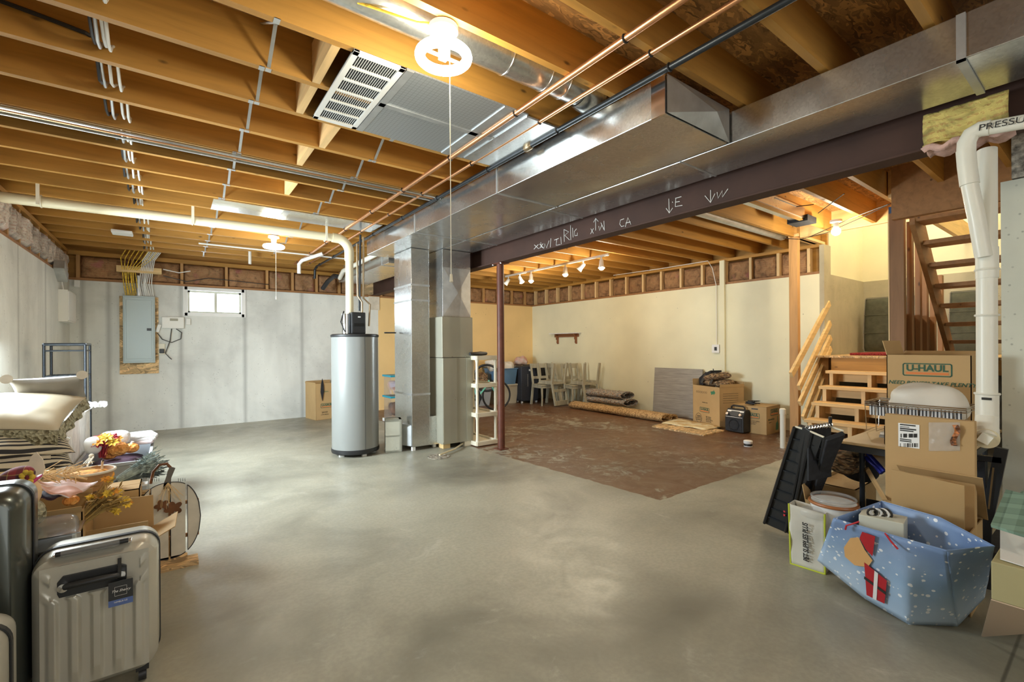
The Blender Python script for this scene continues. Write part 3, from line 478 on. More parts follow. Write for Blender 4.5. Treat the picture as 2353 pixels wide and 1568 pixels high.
# round duct
rdct=thing('round_duct','round galvanised duct lying in the joist bay above the ring lamp','duct',(1.2,2.0,2.86))
M().tube([(.2,2.0,2.865),(2.02,2.0,2.865)],.098,24).build('duct_body','galv',rdct,smooth=True)
for x in (1.45,1.72,1.86): M().torus((x,2.0,2.865),.098,.005,(1,0,0)).build('ring_seam','chrome',rdct,smooth=True)
M().lathe([(.098,0),(.108,.06),(.108,.14)],(2.0,2.0,2.86),24,ax=(1,0,-.1)).build('boot','galv',rdct,smooth=True)
# pipes along the joists
for nm,mt,X,z,rr,lb in (('copper_pipe','copper',1.70,2.725,.0165,'thicker copper pipe running under the joists toward the window wall, left of the pair'),('copper_pipe','copper',1.89,2.727,.012,'thinner copper pipe running under the joists toward the window wall, right of the pair'),('gas_pipe','black_pipe',2.045,2.715,.017,'black steel gas pipe running under the joists beside the duct')):
    t=thing(nm,lb,'pipe',(X,3,z)); M().tube([(X,-1.5,z),(X,8.5,z)],rr,12).build('pipe_run',mt,t,smooth=True)
    for i in range(9,len(JY),2):
        if JY[i]<8.4: M().torus((X,JY[i]+.02,z),rr+.003,.004,(0,1,0),16,6).build('clamp','black',t)
    if nm=='gas_pipe': M().lathe([(.018,-.04),(.026,-.03),(.026,.03),(.018,.04)],(X,2.55,z),12,ax=(0,1,0)).build('union','brass',t,smooth=True)
# heater vent pipe
vp=thing('vent_pipe','long cream PVC vent pipe crossing the ceiling and dropping to the water heater','pipe',(1.79,5.72,1.7))
zp=2.62; a=[(XL,5.83,zp+.02),(1.60,5.72,zp)]; arc=[(1.60+.16*math.sin(t),5.72,zp-.16+.16*math.cos(t)) for t in [i*pi/2/6 for i in range(1,7)]]
M().tube([(XL,5.83,zp),(0,5.77,zp),(1.6,5.72,zp)],.047,20).build('pipe_run','pvc_cream',vp,smooth=True)
M().tube([(1.56,5.72,zp)]+arc+[(1.76,5.72,2.36)],.056,20).build('elbow','pvc_cream',vp,smooth=True); M().tube([(1.76,5.72,2.40),(1.76,5.72,1.66)],.047,20).build('pipe_run','pvc_cream',vp,smooth=True)
for x in (-.93,.18,1.48): M().box((x-.012,5.66,zp-.06),(x+.012,5.668,ZJ)).torus((x,5.73+(.07 if x<0 else .02),zp),.052,.006,(1,0,0),20,6).build('hanger','cream_plastic',vp)
# ================= WATER HEATER =================
hc=V((1.80,5.65,0)); h=thing('water_heater','tall grey cylindrical water heater with black control box on top','water heater',hc)
M().lathe([(.272,.07),(.272,1.42)],hc,56).build('tank','grey_paint',h,smooth=True)
M().lathe([(0,1.418),(.275,1.418),(.280,1.425),(.280,1.445),(.26,1.455),(0,1.458)],hc,56).build('top_ring','black',h,smooth=True); M().lathe([(.24,.03),(.274,.04),(.279,.055),(.279,.085),(.272,.09)],hc,56).build('bottom_ring','black',h,smooth=True)
M().lathe([(0,.03),(.25,.03),(.26,.06),(0,.06)],hc,32).build('bottom_pan','black_matte',h)
M().bar(hc+V((.03,-.2735,.09)),hc+V((.03,-.2735,1.415)),.003,.002,(0,1,0)).build('jacket_seam','black_pipe',h)
for t in (200,280,340,100): M().box((hc.x+.2*math.cos(R(t))-.025,hc.y+.2*math.sin(R(t))-.025,0),(hc.x+.2*math.cos(R(t))+.025,hc.y+.2*math.sin(R(t))+.025,.035)).build('foot','white',h)
M().box((1.735,5.56,1.458),(1.905,5.72,1.72)).build('control_box','black',h,bev=.012); M().box((1.76,5.552,1.55),(1.885,5.562,1.585)).build('control_slot',mat('deep',(.004,.004,.004),.3),h); M().box((1.81,5.556,1.655),(1.84,5.561,1.67)).build('rating_label','white',h)
M().tube([(1.70,5.66,1.46),(1.70,5.66,1.70)],.05,20).build('blower_housing','chrome',h,smooth=True)
M().tube([(1.66,5.62,1.73),(1.62,5.6,1.6),(1.66,5.58,1.48)],.008,6).build('blower_cable','black',h)
def hp(pts,label): 
    t=tag(M().tube(pts,.012,10).build('copper_riser','brass',smooth=True),label,'pipe'); return t
zz=2.73
hp([YP(832,750,5.58),YP(832,695,5.58),(YP(822,680,5.58)),YP(820,560,5.58)],'copper riser left of the black gas pipe at the water heater')
hp([YP(848,750,5.60),YP(850,700,5.60),YP(835,685,5.60),YP(835,545,5.60)],'copper riser with an offset bend right of the black gas pipe')
tag(M().tube([YP(826,715,5.66),YP(828,540,5.66)],.013,10).build('gas_riser','black_pipe',smooth=True),'straight black gas riser above the heater control box','pipe')
tag(M().tube([YP(884,765,5.62),YP(909,765,5.75)],.009,8).build('relief_line','black_pipe'),'short black line from heater to return drop','pipe')
# concrete block by the heater
cb=thing('concrete_block','grey hollow concrete block standing on end by the heater','block',(2.22,5.5,0),R(-18))
q=M(); q.box((-.10,-.10,0),(.10,-.07,.40)).box((-.10,.07,0),(.10,.10,.40)).box((-.10,-.10,0),(.10,.10,.03)).box((-.10,-.10,.185),(.10,.10,.215)).box((-.10,-.10,.37),(.10,.10,.40)).box((.06,-.1,0),(.1,.1,.4)); q.build('block_body','concrete_right',cb,world=False,bev=.006)
# ================= LAMPS =================
def ring_lamp(loc,label,cordz,first=True):
    t=thing('ring_lamp',label,'lamp',loc); x,y,z=loc
    M().lathe([(0,.0),(.065,0),(.065,-.022),(.035,-.035),(.028,-.09),(0,-.09)],loc,24).build('lampholder','white',t,smooth=True)
    M().torus((x,y,z-.135),.105,.023,(0,0,1),40,12).build('ring_tube','lamp_glow',t,smooth=True)
    M().box((x-.095,y-.006,z-.14),(x+.095,y+.006,z-.13)).box((x-.018,y-.018,z-.145),(x+.018,y+.018,z-.085)).build('bracket','grey_paint',t)
    q=M().tube([(x+.02,y-.02,z-.03),(x+.02,y-.02,cordz)],.0022,5); q.lathe([(0,0),(.006,.003),(.008,-.03),(0,-.035)],(x+.02,y-.02,cordz),8); q.build('pull_cord','cream_plastic',t)
    return t
l1=FL(1019,62,2.735); ring_lamp((l1.x,l1.y,2.735),'bright circular lamp on a ceiling holder beside the round duct, long pull cord',1.62)
point('ring_lamp_light',(l1.x,l1.y,2.56),50,(1,.93,.74),.11)
l2=FL(629,543,2.73); ring_lamp((l2.x,l2.y,2.73),'far circular ceiling lamp between the vent pipe and the window, long pull cord',1.95)
point('ring_lamp_light',(l2.x,l2.y,2.56),14,(1,.94,.78),.11)
tag(M().tube([(l1.x-.9,l1.y+.16,2.78),(l1.x-.45,l1.y+.17,2.79),(l1.x-.1,l1.y+.06,2.75),(l1.x,l1.y,2.745)],.006,6).build('lamp_cable','petal_yellow'),'yellow cable running along the joist to the near ring lamp','cable')
# track lights
tr=thing('track_light','white ceiling track carrying six spotlight heads over the brown floor','light track',(5.48,6.2,2.72))
M().box((5.465,4.85,2.70),(5.495,7.6,2.735)).build('track_rail','white_plastic',tr,bev=.003)
hd=[(7.50,0,-.5,0),(7.12,0,.5,0),(6.77,1,.1,0),(5.83,1,.0,0),(5.40,0,-.6,1),(5.0,1,0,0)]
for y,on,tl,_ in hd:
    hdn=M().tube([(5.48,y,2.70),(5.48,y,2.645)],.012,8).build('spot_head','white_plastic',tr)
    ax=V((tl*.6-.2,-tl,-.9)).normalized() if not on else V((-.15,-.15,-1)).normalized(); c=V((5.48,y,2.63))
    M().lathe([(0,-.03),(.026,-.03),(.034,.0),(.036,.05),(.052,.11),(.048,.11),(.03,.05)],c,20,ax=ax).build('shade','white_plastic',hdn,smooth=True)
    if on:
        M().sphere(c+ax*.105,.042).build('bulb','bulb_glow',hdn,smooth=True)
        point('track_bulb_light',c+ax*.20,30,WARM,.045)
    else: M().sphere(c+ax*.07,.03).build('bulb','white',hdn,smooth=True)
# stair bulb
sb=V((5.9,1.80,2.70)); s=XP(1921,520,6.2); sb=V((6.2,s.y,2.70)); t=thing('bare_bulb','bare glowing bulb under the joists by the stairs','lamp',sb)
M().lathe([(0,.035),(.06,.035),(.06,.01),(.03,-.0),(.028,-.05),(0,-.05)],sb,20).build('lampholder','white',t,smooth=True); M().sphere(sb+V((0,0,-.095)),.048).build('bulb','bulb_glow',t,smooth=True)
point('bare_bulb_light',sb+V((0,0,-.19)),40,WARM,.05)
point('stairwell_light',(8.2,1.4,4.4),85,(1,.86,.60),.2)  # warm point light high in the stairwell, without a lamp body
# added fill: an unseen ring lamp behind the viewpoint to brighten the room
ring_lamp((1.4,-1.6,2.735),'added circular fill lamp behind the viewpoint',1.9); point('ring_lamp_light',(1.4,-1.6,2.55),36,(1,.93,.76),.11)
# ================= WINDOW WALL =================
e=thing('electrical_panel','grey electrical panel mounted on a strand board backing','electrical panel',(-.4,YW-.02,1.6))
M().box((-.635,YW-.02,.905),(-.165,YW,2.10)).build('backing_board','osb_pale',e)
M().box((-.590,YW-.125,1.075),(-.205,YW-.02,2.105)).build('enclosure','panel_grey',e,bev=.006); M().box((-.575,YW-.135,1.10),(-.220,YW-.124,2.08)).build('cover','panel_grey',e,bev=.004); M().box((-.55,YW-.142,1.14),(-.245,YW-.134,2.04)).build('door','panel_grey',e,bev=.003)
M().box((-.305,YW-.148,1.57),(-.25,YW-.14,1.61)).build('latch','black',e)
for i in range(8):
    x=-.575+i*.021; xt=x-.02+i*.03-.03
    tag(M().tube([(x+.02,YW-.07,2.10),(x-.005+.01*math.sin(i*2),YW-.10,2.30),(x-.015,YW-.11,2.48),(xt+.02,YW-.18,2.66),(xt+.10,YW-.40,2.77)],.0065,6).build('panel_cable','petal_yellow',smooth=True),'yellow cable dropping into the panel, %s from the left'%ordn(i+1),'cable','yellow cables above the panel')
for i in range(8):
    x=-.375+i*.020
    tag(M().tube([(x+.01,YW-.07,2.10),(x-.02+.012*math.sin(i),YW-.10,2.28),(x+.0,YW-.11,2.48),(x+.03,YW-.18,2.66),(x+.12,YW-.40,2.77)],.0065,6).build('panel_cable','white',smooth=True),'white cable dropping into the panel, %s from the left'%ordn(i+1),'cable','white cables above the panel')
tag(M().tube([(-.405,YW-.06,2.10),(-.405,YW-.06,2.42)],.036,14).build('service_conduit','galv_flat',smooth=True),'grey service conduit between the yellow and white cables','conduit')
tag(M().box((-.66,YW-.12,2.46),(-.12,YW-.02,2.55)).build('cable_board','pale_x'),'pale board the panel cables are stapled to','board')
rb=thing('router_box','white rectangular telecom box on the window wall','telecom box',(.03,YW,1.7)); M().box((-.125,YW-.06,1.615),(.165,YW,1.80)).build('housing','white_plastic',rb,bev=.01); M().box((-.02,YW-.064,1.735),(.085,YW-.058,1.775)).build('label_plate',mat('plate',(.35,.33,.25),.5),rb)
tag(M().box((.19,YW-.04,1.68),(.25,YW,1.78)).build('junction_box','white_plastic',bev=.006),'small white box right of the telecom box','junction box'); tag(M().box((-.19,YW-.05,1.55),(-.14,YW-.01,1.68),rot=Matrix.Rotation(.3,3,'Y')).build('power_adapter','white_plastic',bev=.008),'white adapter hanging at the left of the telecom box','adapter')
ot=thing('wall_outlet','small outlet with a black plug below the telecom box','outlet',(-.12,YW,1.28)); M().box((-.165,YW-.03,1.20),(-.085,YW,1.37)).build('plate','cream_plastic',ot,bev=.004); M().box((-.155,YW-.08,1.22),(-.095,YW-.03,1.29)).build('plug','black',ot,bev=.006)
tag(M().tube([(.0,YW-.03,1.61),(-.02,YW-.04,1.42),(-.08,YW-.05,1.22),(-.03,YW-.05,1.15),(.0,YW-.05,1.12)],.006,6).build('power_cable','black'),'black cord from the telecom box to the outlet','cord')
tag(M().tube([(.06,YW-.03,1.61),(.13,YW-.03,1.55),(.12,YW-.03,1.45),(.0,YW-.03,1.39),(-.12,YW-.03,1.44),(-.18,YW-.03,1.54)],.006,6).build('power_cable','black'),'black cord looping below the telecom box','cord')
tag(M().box((-1.135,YW-.04,2.20),(-1.075,YW,2.30)).build('sensor_box','white',bev=.004),'small white box high in the left corner of the window wall','sensor')
tag(M().box((3.20,YW-.02,2.05),(3.42,YW,2.32)).build('plywood_patch','linen'),'pale square patch on the wall below the far beam end','patch')
lb=thing('breaker_box','open white metal box on the left wall near the corner','metal box',(XL,8.7,1.8)); M().box((XL,8.35,1.66),(XL+.09,8.95,2.08)).build('housing','white_plastic',lb); M().box((XL+.09,8.37,1.68),(XL+.10,8.93,2.06)).build('front_cover','white',lb)
tag(M().box((XL,8.05,2.24),(XL+.10,8.35,2.36),rot=Matrix.Rotation(-.5,3,'X')).build('metal_cover','galv_flat'),'bent pale metal cover above the box on the left wall','cover'); tag(M().tube([(XL+.03,8.5,2.08),(XL+.02,8.45,2.2),(XL+.05,8.4,2.3)],.008,6).build('thin_cable','white'),'thin white cable rising from the box on the left wall','cable')
tag(M().tube([(-.10,YW-.03,2.45),(.2,YW-.04,2.38),(.5,YW-.05,2.46),(1.4,YW-.04,2.42)],.006,6).build('black_cable','black'),'black cable sagging across the batts above the window','cable'); tag(M().tube([(-.1,YW-.2,2.53),(.1,YW-.15,2.50),(.25,YW-.15,2.54)],.008,6).build('white_cable','white'),'white cable end curling right of the panel cables','cable')
# smoke alarm box and drop pipes on the far joists
t=FL(281,535,2.72); tag(M().box((t.x-.10,t.y-.10,2.70),(t.x+.10,t.y+.1,2.735)).build('ceiling_box','white',bev=.008),'square white ceiling box under the joists left of the vent pipe','ceiling box')
tag(M().tube([(.97,8.03,2.78),(.97,8.03,2.58)],.022,10).build('drop_pipe','white_plastic'),'short white pipe stub hanging left of the far ring lamp','pipe')
tag(M().tube([(1.85,7.3,2.72),(1.60,7.5,2.62),(1.56,7.52,2.56),(1.56,7.52,2.42)],.028,10).build('drop_pipe','white_plastic',smooth=True),'white elbowed drain pipe hanging near the far copper pipes','pipe'); tag(M().tube([(2.05,8.5,2.71),(2.05,8.62,2.68),(2.05,8.65,2.52)],.022,10).build('black_elbow','black_pipe',smooth=True),'black pipe elbow at the far end of the gas pipe','pipe')
tag(M().tube([(2.36,8.36,2.55),(2.35,8.5,2.58),(2.3,8.75,2.5),(2.25,8.9,2.38)],.04,10).build('black_hose','black',smooth=True),'black hose bending down at the end of the far duct','hose')
# cables threaded through the joists
for n_,(dx,mt,nm) in enumerate(((-.035,'black','black'),(-.012,'galv_flat','grey'),(.022,'white_plastic','white'),(.045,'white_plastic','cream'))):
    pts=[]
    for i in range(8,len(JY)-1):
        y0=JY[i]+.02; y1=JY[i+1]+.02
        for u,zz in ((0,2.835),(.25,2.79),(.5,2.755-.02*((i+n_)%2)),(.75,2.77-.015*(n_%2)),(.92,2.81)): pts.append((-.265+dx+.012*math.sin(i*1.7+n_),y0+(y1-y0)*u,zz))
    tag(M().tube(pts,.0075,6).build('joist_cable',mt,smooth=True),'%s cable threaded through the joists toward the panel'%nm,'cable','cables threaded through the joists')
tag(M().tube([(-.9,3.03,2.90),(-.5,3.03,2.86),(-.33,3.03,2.84),(-.29,3.06,2.84)],.010,6).build('black_cable','black'),'thick black cable running along a joist at upper left','cable')
for (x,y) in ((.0,3.87),(1.1,4.69),(-.02,4.27)): pass
# ================= RIGHT ROOM: wall fittings =================
ws=thing('wall_shelf','small dark wooden shelf with scrolled brackets on the yellow wall','wall shelf',(XR,7.9,1.5))
M().box((XR-.14,7.42,1.575),(XR,8.38,1.595)).build('shelf_board','white_wash',ws); M().box((XR-.03,7.5,1.50),(XR,8.30,1.575)).build('back_rail','walnut',ws)
br=[(0,0),(.11,0),(.11,-.03),(.07,-.06),(.08,-.12),(.05,-.15),(.06,-.20),(.035,-.235),(0,-.235)]
for y in (7.58,8.2): M().prism([(-a,b) for a,b in br],(XR,y,1.575),(1,0,0),(0,0,1),.022).build('bracket','walnut',ws)
tag(M().box((XR-.04,4.05,1.12),(XR,4.13,2.71)).build('wall_stud','yellow'),'yellow painted stud on the yellow wall carrying an outlet','stud')
ot=thing('wall_outlet','white double outlet beside the painted stud','outlet',(XR,4.2,1.2)); M().box((XR-.05,4.14,1.16),(XR,4.27,1.30)).build('plate','white',ot,bev=.004); M().box((XR-.06,4.18,1.20),(XR-.05,4.22,1.26)).build('socket','black',ot)
tag(M().box((XR-.04,4.05,0),(XR,4.13,1.12)).build('wall_stud','yellow'),'lower length of the painted stud behind the boxes','stud')
tag(M().tube([(XR-.2,6.3,2.73),(XR-.25,5.2,2.70),(XR-.1,4.3,2.73),(XR-.05,4.25,2.6),(XR-.02,4.2,2.3),(XR-.02,4.2,1.3)],.006,6).build('white_cable','white'),'white cable running along the yellow wall down to the outlet','cable')
tag(M().box((XR-.07,4.43,0),(XR-.04,5.41,.87),rot=Matrix.Rotation(R(5),3,'Y'),piv=(XR-.05,5,.87)).build('laminate_panel','laminate'),'grey wood-look laminate panel leaning on the yellow wall','panel')
# stair wall frame
fr=[('wall_stud',(6.72,2.655,0),(6.80,2.76,ZJ),'wood_z','tall bare stud post at the foot of the stairs')]
for nm,a,bq,mt,lbx in fr: tag(M().box(a,bq).build(nm,mt),lbx,'post')
tag(M().box((6.70,2.64,ZJ),(7.75,2.76,ZJ+.035)).build('top_plate','pale_x'),'pale top plate from the bare post to the stairwell wall','plate')
rails=[((1818,862),(1905,697)),((1836,892),(1907,742)),((1838,928),(1908,775)),((1846,962),(1908,800)),((1858,975),(1905,840))]
for i,(a,bq) in enumerate(rails):
    A=YP(a[0],a[1],2.60-.008*i);B=YP(bq[0],bq[1],2.60-.008*i)
    if B.x>7.66: B=A+(B-A)*((7.66-A.x)/(B.x-A.x))
    tag(M().bar(A,B,.035,.085,(0,0,1)).build('guard_board','pale_x'),'rough slanting guard board beside the lower steps, %s from the top'%ordn(i+1),'board','slanting guard boards at the stairs')
# lower stair
st=thing('lower_stair','pale open wooden steps rising to the landing','stairs',(6.2,1.9,0))
ys,ye=1.46,2.40
for n in range(1,6):
    X=6.02+.225*(n-1); z=.19*n
    M().box((X-.02,ys,z-.038),(X+.235,ye,z)).build('tread','pale_y',st,bev=.003)
    if n>1: M().box((X+.19,ys,z-.15),(X+.205,ye,z-.04)).build('back_rail','pale_y',st)
for y in (ys+.02,ys+.45,ye-.08):
    pl=[(5.98,0),(6.24,0)]+[]
    poly=[(6.02,0)]
    for n in range(1,6): X=6.02+.225*(n-1); poly+=[(X,.19*n-.038),(X+.225,.19*n-.038)]
    poly+=[(7.145,.7),(6.45,0)]
    M().prism(poly,(0,y+.04,0),(1,0,0),(0,0,1),.04).build('stringer','pale_z',st)
ld=thing('stair_landing','plywood landing with an orange-brown front board above the steps','landing',(8,1.5,1.1))
M().box((7.07,.5,1.115),(9.06,2.59,1.14)).build('deck','osb_pale',ld); M().box((7.10,.5,.95),(7.14,2.40,1.113)).build('front_board','wood_y',ld); [M().box(a_,b_).build('leg','wood_z',ld) for a_,b_ in (((7.15,1.43,0),(7.22,1.5,1.11)),((8.9,2.4,0),(8.98,2.5,1.11)),((7.3,2.5,0),(7.38,2.58,1.11)))]
tag(M().box((7.45,1.35,1.141),(8.6,2.3,1.175)).build('landing_rug','red_rug',bev=.01),'dark red shaggy rug on the stair landing','rug')
def cushion(name,mt,lbl,c,w,h,t,tilt,label):
    o=thing(name,label,'cushion',c,0)
    Rm=Matrix.Rotation(tilt,3,'Y')
    def f(s):
        def fn(u,v):
            a=abs(2*u-1);b2=abs(2*v-1); e=max(0,(1-a**5)*(1-b2**5))**.5; rr=1-.04*(a**6)*(b2**6)*4
            return V(c)+Rm@V((s*t/2*e,w*(u-.5)*(1-.06*a*b2**4),h*v))
        return fn
    M().grid(f(1),16,16).grid(f(-1),16,16).build('cushion_body',mt,o,smooth=True); 
    for k in (.33,.66): M().tube([V(c)+Rm@V((-t/2*.99,-w*.47,h*k)),V(c)+Rm@V((-t/2*.99,w*.47,h*k))],.006,6).build('seam',mt,o)
    M().tube([V(c)+Rm@V((-t*.1,-w*.49,.02)),V(c)+Rm@V((-t*.1,-w*.5,h*.5)),V(c)+Rm@V((-t*.1,-w*.48,h*.98)),V(c)+Rm@V((-t*.1,w*.48,h*.98)),V(c)+Rm@V((-t*.1,w*.5,h*.5)),V(c)+Rm@V((-t*.1,w*.49,.02))],.008,6).build('piping','grey_cloth',o); return o
cushion('chair_cushion','cushion','',(8.72,2.20,1.18),.62,.84,.12,.1,'dark green lounge cushion standing on the landing left of the post')
cushion('chair_cushion','cushion','',(8.78,1.38,1.15),.30,.88,.10,.08,'narrow dark green cushion seen between the upper treads')
# central post and framing under the upper flight
p=thing('stair_post','tall wooden post with blue tape at its top between the two stair flights','post',(5.8,1.39,0)); M().box((5.78,1.33,0),(5.86,1.44,2.66)).build('post_body','dark_z',p); M().box((5.775,1.325,2.60),(5.865,1.445,2.665)).build('tape_wrap','tape_blue',p); M().box((5.775,1.441,0),(5.87,1.452,2.62)).build('edge_board','pale_z',p)
for i,x in enumerate((6.05,6.35,6.62,6.95,7.3)): tag(M().box((x,1.33,0),(x+.09,1.37,2.7-(x-5.6)*.35)).build('wall_stud','dark_z'),'dark stud under the upper stair flight, %s from the post'%ordn(i+1),'stud','dark studs under the upper flight')
tag(M().box((5.9,1.385,0),(7.05,1.40,1.6)).build('plywood_board','dark_x'),'dark board closing the side under the upper flight','panel')
us=thing('upper_stair','open wooden upper stair flight rising toward the viewer','stairs',(6.5,.85,1.3))
for n in range(1,8):
    X=7.22-.222*(n-1); z=1.14+.192*n
    M().box((X-.27,.50,z-.04),(X,1.20,z)).build('tread','dark_x' if n<7 else 'dark_x',us,bev=.003)
for y in (1.21,.49):
    M().prism([(7.30,1.14),(7.08,1.14),(5.62,2.42),(5.62,2.72),(5.76,2.72)],(0,y+.04,0),(1,0,0),(0,0,1),.04).build('stringer','dark_x' if y>1 else 'pale_x',us)
tag(M().bar((8.9,1.0,3.6),(8.9,.7,1.9),.04,.09,(1,0,0)).build('hand_rail','wood_z'),'slanting handrail board seen behind the upper treads','handrail')
# wires under the beam on the right
for i,(pp,lbx) in enumerate((([(2046,468),(1980,500),(1900,535),(1840,550),(1800,548)],'thin dark wires strung below the joists by the blue-taped post'),([(2040,470),(1960,500),(1860,545)],'second thin wire by the blue-taped post'),([(1940,445),(1880,490)],'short dark wire stub on the stair joists'),([(1780,455),(1830,475),(1870,470)],'thin dark wire tangled on the joists left of the bulb'))):
    tag(M().tube([FL(x,y,2.70) for x,y in pp],.0045,5).build('loose_wire','black'),lbx,'wire')
t=thing('ceiling_duct','small galvanised duct with a hooded end by the stair bulb','duct',(6.0,2.3,2.8)); M().box((4.2,2.25,2.76),(5.9,2.40,2.88)).build('duct_body','galv',t); M().box((5.9,2.22,2.73),(6.15,2.44,2.80)).build('hood','black_matte',t)
tag(M().tube([(3.6,2.9,2.82),(5.6,2.9,2.82),(6.9,2.92,2.83)],.07,18).box((4.5,2.82,2.90),(4.53,2.98,2.975)).build('round_duct','galv_flat',smooth=True),'round duct in the joist bay over the foot of the stairs','duct')
# ================= MAIN DRAIN PIPE, right =================
mp=thing('drain_stack','white drain stack with wye fittings, cleanout cap and stencilled top run','pipe',(3.75,.52,.7))
Xs=3.30
def PX(x,y,X=Xs): return XP(x,y,X)
stk=[PX(2268,940),PX(2267,640)]
rr=.043*Xs/3.72
def pw(x0,x1,y,X=Xs): return (XP(x0,y,X)-XP(x1,y,X)).length/2
R1=pw(2241,2294,700)*.97
M().tube([PX(2268,925),PX(2267,560)],R1,24).build('pipe_run','pvc',mp,smooth=True)
M().tube([PX(2268,1000),PX(2268,907)],R1*1.1,24).build('cleanout_body','pvc',mp,smooth=True)
M().tube([PX(2268,640),PX(2268,570)],R1*1.08,24).build('wye_fitting','pvc',mp,smooth=True)
M().tube([PX(2268,580),PX(2268,470,Xs+.02),PX(2268,345,Xs+.06)],R1*.98,24).build('rear_riser','pvc',mp,smooth=True)
R2=pw(2208,2248,430)
M().tube([PX(2260,590,Xs-.05),PX(2244,500,Xs-.08),PX(2224,405,Xs-.10)],R2,24).build('slanted_riser','pvc',mp,smooth=True)
M().tube([PX(2228,425,Xs-.1),PX(2222,380,Xs-.10),PX(2219,345,Xs-.10)],R2*1.12,24).build('coupling','pvc',mp,smooth=True)
M().tube([PX(2220,352,Xs-.1),PX(2221,328,Xs-.10),PX(2232,308,Xs-.10),PX(2252,297,Xs-.10),PX(2275,293,Xs-.1)],R2*1.1,24).build('elbow','pvc',mp,smooth=True)
pr_=M().tube([PX(2262,296,Xs-.1),PX(2420,268,Xs-.1)],R2*.98,24).build('top_run','pvc',mp,smooth=True)
M().tube([PX(2268,985),PX(2268,1008,Xs-.02)],[R1*1.12,R1*1.16],24).build('hub','pvc',mp,smooth=True)
cp=PX(2266,1007,Xs-.09); ax=(V((0,0,CH))-cp).normalized(); ax.z=-.25; ax.normalize()
M().tube([PX(2268,960,Xs),cp],[R1*1.1,R1*1.1],24).build('cleanout_arm','pvc',mp,smooth=True)
cap=M().lathe([(0,.012),(R1*1.0,.012),(R1*1.22,.012),(R1*1.22,-.015),(0,-.015)],cp,32,ax=(-.93,-.1,-.12)).build('cleanout_cap','pvc_cream',mp,smooth=True)
M().box(cp+V((-.035,-.022,-.022)),cp+V((-.01,.022,.022)),rot=Matrix.Rotation(.5,3,'X')).build('cap_nut','pvc',cap)
for y_,s_ in ((725,1.1),(905,1.15),(620,1.1)): M().torus(PX(2268,y_),R1*s_*.96,.006,(0,0,1),24,6).build('hub_ring','pvc',mp,smooth=True)
a=PX(2268,287,Xs-.1-R2); b2=PX(2353,270,Xs-.1-R2)
text('PRESSURE',.042,'print_black',mp,XP(2320,281,Xs-.1-R2-.004)+V((0,0,.0)),(b2-a),(0,0,1),'stencil_lettering',sx=1.15)
dr=XP(2267,917,Xs-R1*1.13-.002); M().box(dr+V((0,-.018,-.006)),dr+V((.003,.018,.006))).build('barcode_label','print_black',mp)
# insulation scrap at beam
t=thing('insulation_scrap','yellow-backed pink insulation scrap stuffed against the beam above the drain elbow','insulation',(3.2,.5,2.45))
def fnb(u,v):
    a=XP(2122,250,3.26); b_=XP(2318,200,3.26); p=a+(b_-a)*u; return V((3.262-.02*math.sin(pi*v)-.012*noise.noise(V((u*9,v*7,0))),p.y,2.525-(.165+.02*math.sin(u*7))*v))
M().grid(fnb,24,14).build('paper_facing','batt_yel',t,smooth=True,solid=.006)
M().grid(lambda u,v:V((3.22+.13*v,.66-.32*u,2.325+.012*math.sin(u*20)+.02*math.sin(pi*v)-.0*v)),20,6).build('pink_wool','batt_pink',t,smooth=True,solid=.03)
M().grid(lambda u,v:V((3.22+.13*v,.66-.30*u,2.347+.012*math.sin(u*9)+.01*math.sin(pi*v))),20,6).build('paper_edge','batt_yel',t,smooth=True,solid=.006)
#@@PART2
# ================= RIGHT ROOM: things on the brown floor =================
def logo(parent,o,xd,yd,w,stripe=True):
    """rounded frame with the lettering and a stripe"""
    o=V(o);xd=V(xd).normalized();yd=V(yd).normalized();n=xd.cross(yd); h=w*.33; q=M()
    def P(a,b,k=.0012): return o+xd*a+yd*b+n*k
    t=w*.022
    for a,b_ in (((-w/2+t,h/2),(w/2-t,h/2)),((-w/2+t,-h/2),(w/2-t,-h/2)),((-w/2,-h/2+t),(-w/2,h/2-t)),((w/2,-h/2+t),(w/2,h/2-t))):
        q.bar(P(*a),P(*b_),t*1.3,.001,n)
    for sx_,sy_ in ((-1,-1),(1,-1),(1,1),(-1,1)): q.bar(P(sx_*(w/2),sy_*(h/2-t*1.2)),P(sx_*(w/2-t*1.2),sy_*(h/2)),t*1.3,.001,n)
    q.build('printed_frame','print_green',parent)
    text('U-HAUL',w*.245,'print_green',parent,P(0,h*.12,0),xd,yd,'printed_logo',bold=.0018,sx=.98)
    if stripe: M().bar(P(-w*.44,-h*.30),P(w*.44,-h*.30),h*.17,.001,n).build('printed_stripe','print_orange',parent)
